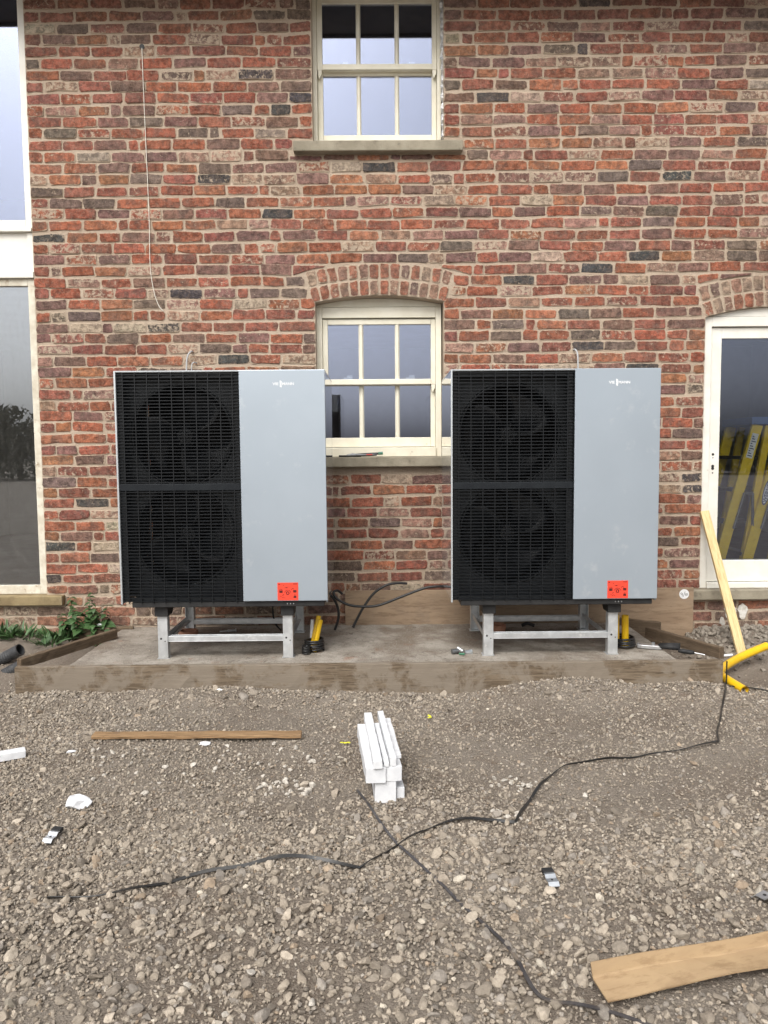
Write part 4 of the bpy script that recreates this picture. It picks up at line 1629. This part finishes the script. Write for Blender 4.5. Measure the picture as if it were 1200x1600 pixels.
corrugated((-2.66, -.54, -.10), (-2.155, -.62, .155), .036, 'upper black corrugated pipe end lying left of the plinth')
corrugated((-2.60, -.60, -.17), (-2.10, -.69, .085), .036, 'lower black corrugated pipe lying left of the plinth')


def strap(pts, w, th, label, mat, name, n=10, lift=.010, twist=None):
    pth = []
    for p in spline([(a_, b2, 0) for a_, b2 in pts], n):
        pth.append((p.x, p.y, hz(p.x, p.y) + lift + .004 * math.sin(p.x * 23 + p.y * 17)))
    return tag(MB().ribbon(pth, w, th, twist).build(name, mat, None), label, 'strap')


def polyline(segs):
    return segs


strap([(2.9, -1.18), (2.45, -1.15), (2.07, -1.125), (1.87, -1.10)], .014, .004, 'black strap running off to the right beside the yellow duct', 'black_strap', 'packing_strap')
bs = [(1.885, -1.03), (1.84, -1.145), (1.745, -1.32), (1.66, -1.49), (1.56, -1.68), (1.515, -1.795), (1.50, -1.815), (1.44, -1.845), (1.274, -1.877), (1.10, -1.915), (.97, -1.955), (.85, -1.995), (.755, -2.052), (.67, -2.14), (.611, -2.235), (.555, -2.34), (.50, -2.455), (.478, -2.505), (.462, -2.513), (.41, -2.508), (.30, -2.508), (.21, -2.531), (.15, -2.575), (.094, -2.629), (.04, -2.69), (.006, -2.733), (-.045, -2.805), (-.066, -2.838), (-.085, -2.838), (-.157, -2.808), (-.239, -2.795), (-.34, -2.812), (-.434, -2.84), (-.584, -2.88), (-.705, -2.934), (-.804, -2.978), (-.90, -3.00), (-.97, -3.01)]
strap(bs, .0105, .003, 'long black packing strap winding across the yard', 'black_strap', 'packing_strap', n=5, lift=.0125, twist=lambda t: 1.1 * math.sin(t * 17))
gs = [(-.095, -2.255), (-.05, -2.40), (-.015, -2.512), (.035, -2.63), (.089, -2.735), (.135, -2.83), (.18, -2.907), (.22, -2.99), (.257, -3.072), (.29, -3.15), (.321, -3.229), (.34, -3.30), (.348, -3.353), (.36, -3.41), (.377, -3.441), (.41, -3.458), (.445, -3.467), (.537, -3.505), (.66, -3.56)]
strap(gs, .0095, .0025, 'dusty grey packing strap running to the bottom edge', 'grey_strap', 'packing_strap', n=5, lift=.0095)
tag(MB().tube([(1.884, -1.056, z_) for z_ in (.165, .12, .07, .02)], .004, 6).build('cord_end', 'black_hose', None), 'short black cord hanging down the right end of the shuttering board', 'cord')

# lath lying left
la = plank('timber_lath', (-1.315, -1.72, hz(-1.3, -1.72) + .010), (-.37, -1.665, hz(-.38, -1.67) + .012), .062, .014, 'lath_timber', 'brown timber lath lying across the gravel on the left', 'lath')

# angle shaped cardboard edge strip
ce = empty('cardboard_angle', (.506, -3.425, hz(.5, -3.42) + .020), (0, 0, rad(14)))
tag(ce, 'brown cardboard corner strip lying on the gravel at bottom right', 'cardboard')
nn = 14
vs, fs = [], []
prof = [(.034, .042), (.024, .014), (.019, .010), (-.048, .004)]
for i in range(nn + 1):
    t = i / nn
    for py, pz in prof:
        vs.append((t * .95, py + .0015 * math.sin(t * 7), pz + .004 * math.sin(t * 9 + py * 30) + random.gauss(0, .0008)))
for i in range(nn):
    for k in range(3):
        p = i * 4 + k
        fs.append((p, p + 4, p + 5, p + 1))
o = MB().add(vs, fs).build('strip', 'card', ce)
sm = o.modifiers.new('thickness', 'SOLIDIFY')
sm.thickness = .004


def foam(name, cx_, cy_, z0_, w, l, h, rz, label, tilt=0., roll=0., chips=3):
    mb = rough_block(-w / 2, w / 2, -l / 2, l / 2, 0, h, .03, .0007)
    o_ = mb.build(name, 'white_foam', None, bevel=.002)
    o_.location = (cx_, cy_, z0_)
    o_.rotation_euler = (tilt, roll, rz)
    return tag(o_, label, 'foam strip', 'white foam strips')


gz = hz(.02, -2.1) + .006
FA = rad(5)
for a_, w_, f_, l_, z_, h_, lb in (
        (0, .080, .0, .46, 0, .083, 'tall bottom block of the white foam bundle'),
        (.056, .030, .02, .42, 0, .048, 'low white foam strip on the right of the bundle bottom'),
        (-.040, .074, -.012, .48, .084, .056, 'left middle white foam block of the bundle'),
        (.029, .060, -.002, .47, .084, .056, 'right middle white foam block of the bundle'),
        (-.030, .034, -.020, .54, .141, .030, 'top left white foam strip sticking out at the back'),
        (.002, .020, -.004, .43, .141, .016, 'low thin white foam strip in the groove of the bundle'),
        (.028, .024, .0, .53, .141, .032, 'top right narrow white foam strip on the bundle'),
        (.054, .026, .07, .42, .141, .013, 'thin white foam strip at the top right edge of the bundle')):
    yc_ = f_ + l_ / 2
    rz_ = FA + random.uniform(-.012, .012)
    foam('foam_strip', .016 + a_ * math.cos(FA) - yc_ * math.sin(FA), -2.365 + yc_ * math.cos(FA) + a_ * math.sin(FA), gz + z_, w_, l_, h_, rz_, lb)
foam('foam_strip', -1.66, -1.93, hz(-1.66, -1.93) + .008, .055, .24, .03, rad(-62), 'white foam strip cut by the left edge of the picture')


def chunk(name, cx_, cy_, s_, label, mat, cat, flat=.5, seed=0, rz=0.):
    rr = np.random.default_rng(seed)
    P = ICO2_V.copy()
    for k in range(7):
        dd = rr.normal(size=3)
        dd /= np.linalg.norm(dd)
        lm = rr.uniform(.35, .75)
        q = P @ dd
        P = P - np.where(q > lm, q - lm, 0)[:, None] * dd
    P = P * rr.uniform(.86, 1.14, (len(P), 1)) * s_ * np.array([1.1, .9, flat])
    o_ = MB().add([tuple(p) for p in P], [tuple(f) for f in ICO2_F]).build(name, mat, None)
    o_.location = (cx_, cy_, hz(cx_, cy_) + s_ * flat * .5)
    o_.rotation_euler = (0, 0, rz)
    return tag(o_, label, cat)


chunk('foam_chunk', -1.14, -2.34, .045, 'jagged lump of white foam on the gravel at the left', 'white_foam', 'foam', .85, 3)
chunk('foam_chunk', -1.36, -1.86, .026, 'small white foam flake between the lath and the left edge', 'white_foam', 'foam', .3, 5, .5)
chunk('paper_scrap', -.86, -1.13, .018, 'tiny white scrap on the gravel below the left heat pump', 'paper_white', 'scrap', .35, 8)
chunk('foam_chunk', -.80, -1.745, .030, 'thin white foam sliver tucked against the lath', 'white_foam', 'foam', .2, 9)
chunk('paper_scrap', -1.80, -.30, .020, 'white crumpled scrap on dark timber by the weeds', 'paper_white', 'scrap', .8, 10)
bpy.data.objects['paper_scrap.001'].location = (-1.845, -.165, .198)


def clip(cx_, cy_, rz, label, s_=1.):
    t = empty('metal_clip', (cx_, cy_, hz(cx_, cy_) + .010), (rad(3), 0, rz))
    t.scale = (s_,) * 3
    prof = [(-.052, .004), (-.036, .018), (-.004, .016), (.012, .028), (.030, .026)]
    vs_, fs_ = [], []
    for i, (py, pz) in enumerate(prof):
        for x_ in (-.026, .026):
            vs_.append((x_, py, pz))
            vs_.append((x_, py, pz - .003))
    for i in range(len(prof) - 1):
        a_ = i * 4
        fs_ += [(a_, a_ + 2, a_ + 6, a_ + 4), (a_ + 1, a_ + 5, a_ + 7, a_ + 3), (a_, a_ + 4, a_ + 5, a_ + 1), (a_ + 2, a_ + 3, a_ + 7, a_ + 6)]
    fs_ += [(0, 1, 3, 2), (16, 18, 19, 17)]
    MB().add(vs_, fs_).build('plate', 'zinc_clip', t)
    MB().box(-.027, .027, .026, .060, .012, .032).build('rubber_pad', 'rubber', t, bevel=.003)
    MB().lathe([(.0001, -.0006), (.006, -.0006), (.006, .002)], 14, Matrix.Translation((0, -.018, .0172)) @ Matrix.Rotation(rad(-90), 4, 'X')).build('bolt_hole', 'ink_black', t)
    return tag(t, label, 'clip', 'metal clips with rubber ends')


clip(-1.125, -2.61, rad(-12), 'silver clip with black rubber end lying near the left edge', .66)
clip(.512, -2.905, rad(8), 'silver clip with black rubber end right of the packing strap', .64)
clip(1.118, -3.03, rad(215), 'silver slotted clip cut by the right edge of the picture', .85)


def chipc(cx_, cy_, rz, label):
    pth = [(.022 * math.cos(a_), .022 * math.sin(a_), .004 + .003 * math.sin(3 * a_)) for a_ in np.linspace(.3, 2.6, 9)]
    o_ = MB().ribbon(pth, .009, .003).build('yellow_shaving', 'lime_chip', None, loc=(cx_, cy_, hz(cx_, cy_) + .012), rot=(0, 0, rz))
    return tag(o_, label, 'shaving', 'yellow plastic shavings')


chipc(-.165, -1.76, 0, 'curled yellow plastic shaving left of the foam stack')
chipc(.225, -1.42, -1.5, 'curled yellow plastic shaving behind the foam stack to the right')

# ------------------------------------------------------------------ weeds
def leaf_mesh(L, W, mat, fold=.25, nm='leaf'):
    mb = MB()
    ts = [0, .12, .35, .6, .82, 1.]
    ws = [.05, .62, 1., .78, .4, .02]
    vs_, fs_ = [], []
    for t, w in zip(ts, ws):
        z_ = -.35 * L * t * t
        vs_ += [(L * t, -W * w / 2, z_ + fold * W * w / 2), (L * t, 0, z_), (L * t, W * w / 2, z_ + fold * W * w / 2)]
    for i in range(len(ts) - 1):
        for k in range(2):
            p = i * 3 + k
            fs_.append((p, p + 3, p + 4, p + 1))
    me_ = bpy.data.meshes.new(nm)
    me_.from_pydata(vs_, [], fs_)
    me_.shade_smooth()
    me_.materials.append(MATS[mat])
    return me_


leaf_a = leaf_mesh(.088, .060, 'leaf_green')
leaf_b = leaf_mesh(.062, .044, 'leaf_dark')
leaf_c = leaf_mesh(.10, .017, 'leaf_green')


def nettle(x_, y_, h_, label, seed, lean=0.):
    rr = random.Random(seed)
    t = empty('nettle_plant', (x_, y_, hz(x_, y_)))
    pth = [(lean * (k / 6) ** 2, .01 * math.sin(k), h_ * k / 6) for k in range(7)]
    MB().tube(pth, .003, 6, rfun=lambda i: .004 - .0004 * i).build('stem', 'stem_green', t, smooth=True)
    nl = 8 + int(h_ * 22)
    for k in range(nl):
        q = .15 + .85 * k / (nl - 1)
        for s2 in (0, math.pi):
            o_ = bpy.data.objects.new('leaf', leaf_a if k < nl * .6 else leaf_b)
            reg(o_, t)
            o_.location = (lean * q * q, .01 * math.sin(q * 6), h_ * q)
            sc_ = rr.uniform(.7, 1.25) * (1.1 - .45 * q)
            o_.scale = (sc_,) * 3
            o_.rotation_euler = (rr.uniform(-.4, .4), rr.uniform(-.5, .35), k * 1.57 + s2 + rr.uniform(-.4, .4))
    return tag(t, label, 'weed', 'weeds at the wall foot')


def tuft(x_, y_, n_, h_, label, seed, spread=.1):
    rr = random.Random(seed)
    t = empty('weed_tuft', (x_, y_, hz(x_, y_)))
    for k in range(n_):
        o_ = bpy.data.objects.new('leaf', rr.choice((leaf_c, leaf_c, leaf_b)))
        reg(o_, t)
        a_ = rr.uniform(0, 6.28)
        q = spread * math.sqrt(rr.random())
        o_.location = (q * math.cos(a_), .6 * q * math.sin(a_), rr.uniform(0, .02))
        sc_ = h_ / .12 * rr.uniform(.5, 1.15)
        o_.scale = (sc_,) * 3
        o_.rotation_euler = (rr.uniform(-.5, .5), rr.uniform(-1.45, -.55), a_ + rr.uniform(-.6, .6))
    return tag(t, label, 'weed', 'weeds at the wall foot')


nettle(-2.02, -.13, .27, 'tall nettle stem left of centre in the weed clump', 1, -.02)
nettle(-1.925, -.11, .30, 'tallest nettle stem in the middle of the weed clump', 2, .01)
nettle(-1.835, -.12, .27, 'nettle stem at the right of the clump by the dark timber', 3, .03)
nettle(-1.965, -.20, .20, 'short leafy nettle at the front of the weed clump', 4, -.03)
nettle(-1.88, -.18, .19, 'low nettle just behind the short dark timber', 7, .02)
nettle(-2.06, -.19, .17, 'leafy nettle between the spiky tuft and the tall nettles', 21, -.02)
nettle(-1.90, -.15, .22, 'mid height nettle half hidden in the clump', 22, .02)
nettle(-1.80, -.17, .16, 'small nettle at the right foot of the clump', 23, .02)
tuft(-2.08, -.22, 90, .13, 'spiky green weed tuft left of the nettles', 5, .11)
tuft(-2.10, -.38, 44, .10, 'small green tuft behind the corrugated pipe end', 12, .09)
tuft(-2.36, -.16, 60, .12, 'green weed tuft under the stone sill', 6, .12)
tuft(-2.52, -.12, 70, .15, 'dense weed tuft cut by the left edge of the picture', 8, .13)
tuft(-2.75, -.15, 30, .14, 'weed tuft past the left edge along the wall', 9, .13)

# ------------------------------------------------------------------ trees across the field, mirrored in the glass
def tree(x_, y_, h_, w_, label, seed):
    rr = np.random.default_rng(seed)
    t = empty('hedge_tree', (x_, y_, 0))
    tk = MB().tube([(0, 0, -.1), (.05, 0, h_ * .25), (0, .1, h_ * .5)], .15, 8, rfun=lambda i: (.16, .12, .06)[i])
    for k in range(7):
        a_ = rr.uniform(0, 6.28)
        q = rr.uniform(.4, .9)
        tk.tube([(.03, 0, h_ * .2 + .04 * k), (w_ * .3 * q * math.cos(a_), w_ * .3 * q * math.sin(a_), h_ * .5), (w_ * .45 * q * math.cos(a_), w_ * .45 * q * math.sin(a_), h_ * rr.uniform(.7, .92))], .05, 5, rfun=lambda i: (.06, .035, .012)[i])
    tk.build('trunk', 'bark', t)
    nl = 5200
    cen = rr.normal(size=(16, 3)) * np.array([w_ * .24, w_ * .24, h_ * .14]) + np.array([0, 0, h_ * .58])
    P = cen[rr.integers(0, 16, nl)] + rr.normal(size=(nl, 3)) * np.array([w_, w_, h_ * .8]) * .085
    P[:, 2] = np.clip(P[:, 2], .15, h_)
    P[: nl // 3, 2] = rr.uniform(.1, h_ * .55, nl // 3)
    P[: nl // 3, 0] = rr.uniform(-.55, .55, nl // 3) * w_
    d1 = rr.normal(size=(nl, 3)) * .10
    d2 = rr.normal(size=(nl, 3)) * .10
    V_ = np.stack([P - d1, P + d2, P + d1], 1).reshape(-1, 3)
    big_mesh('crown', V_, np.arange(nl * 3).reshape(-1, 3), 'hedge_leaf', parent=t)
    return tag(t, label, 'tree', 'trees across the field')


tree(-25.5, -42, 3.9, 5.5, 'leftmost round hedge tree mirrored in the tall left window', 1)
tree(-21.5, -41, 4.2, 6.0, 'biggest round hedge tree mirrored in the tall left window', 2)
tree(-17.0, -43, 3.4, 5.0, 'lower hedge tree at the right of the left window reflection', 3)
tree(-30.5, -43, 3.6, 6.0, 'far left hedge tree of the row across the field', 4)
tree(20.5, -42, 3.0, 5.0, 'hedge tree mirrored beside the ladders in the door glass', 5)
tree(25.5, -42, 2.7, 5.0, 'low hedge tree at the right end of the field row', 6)
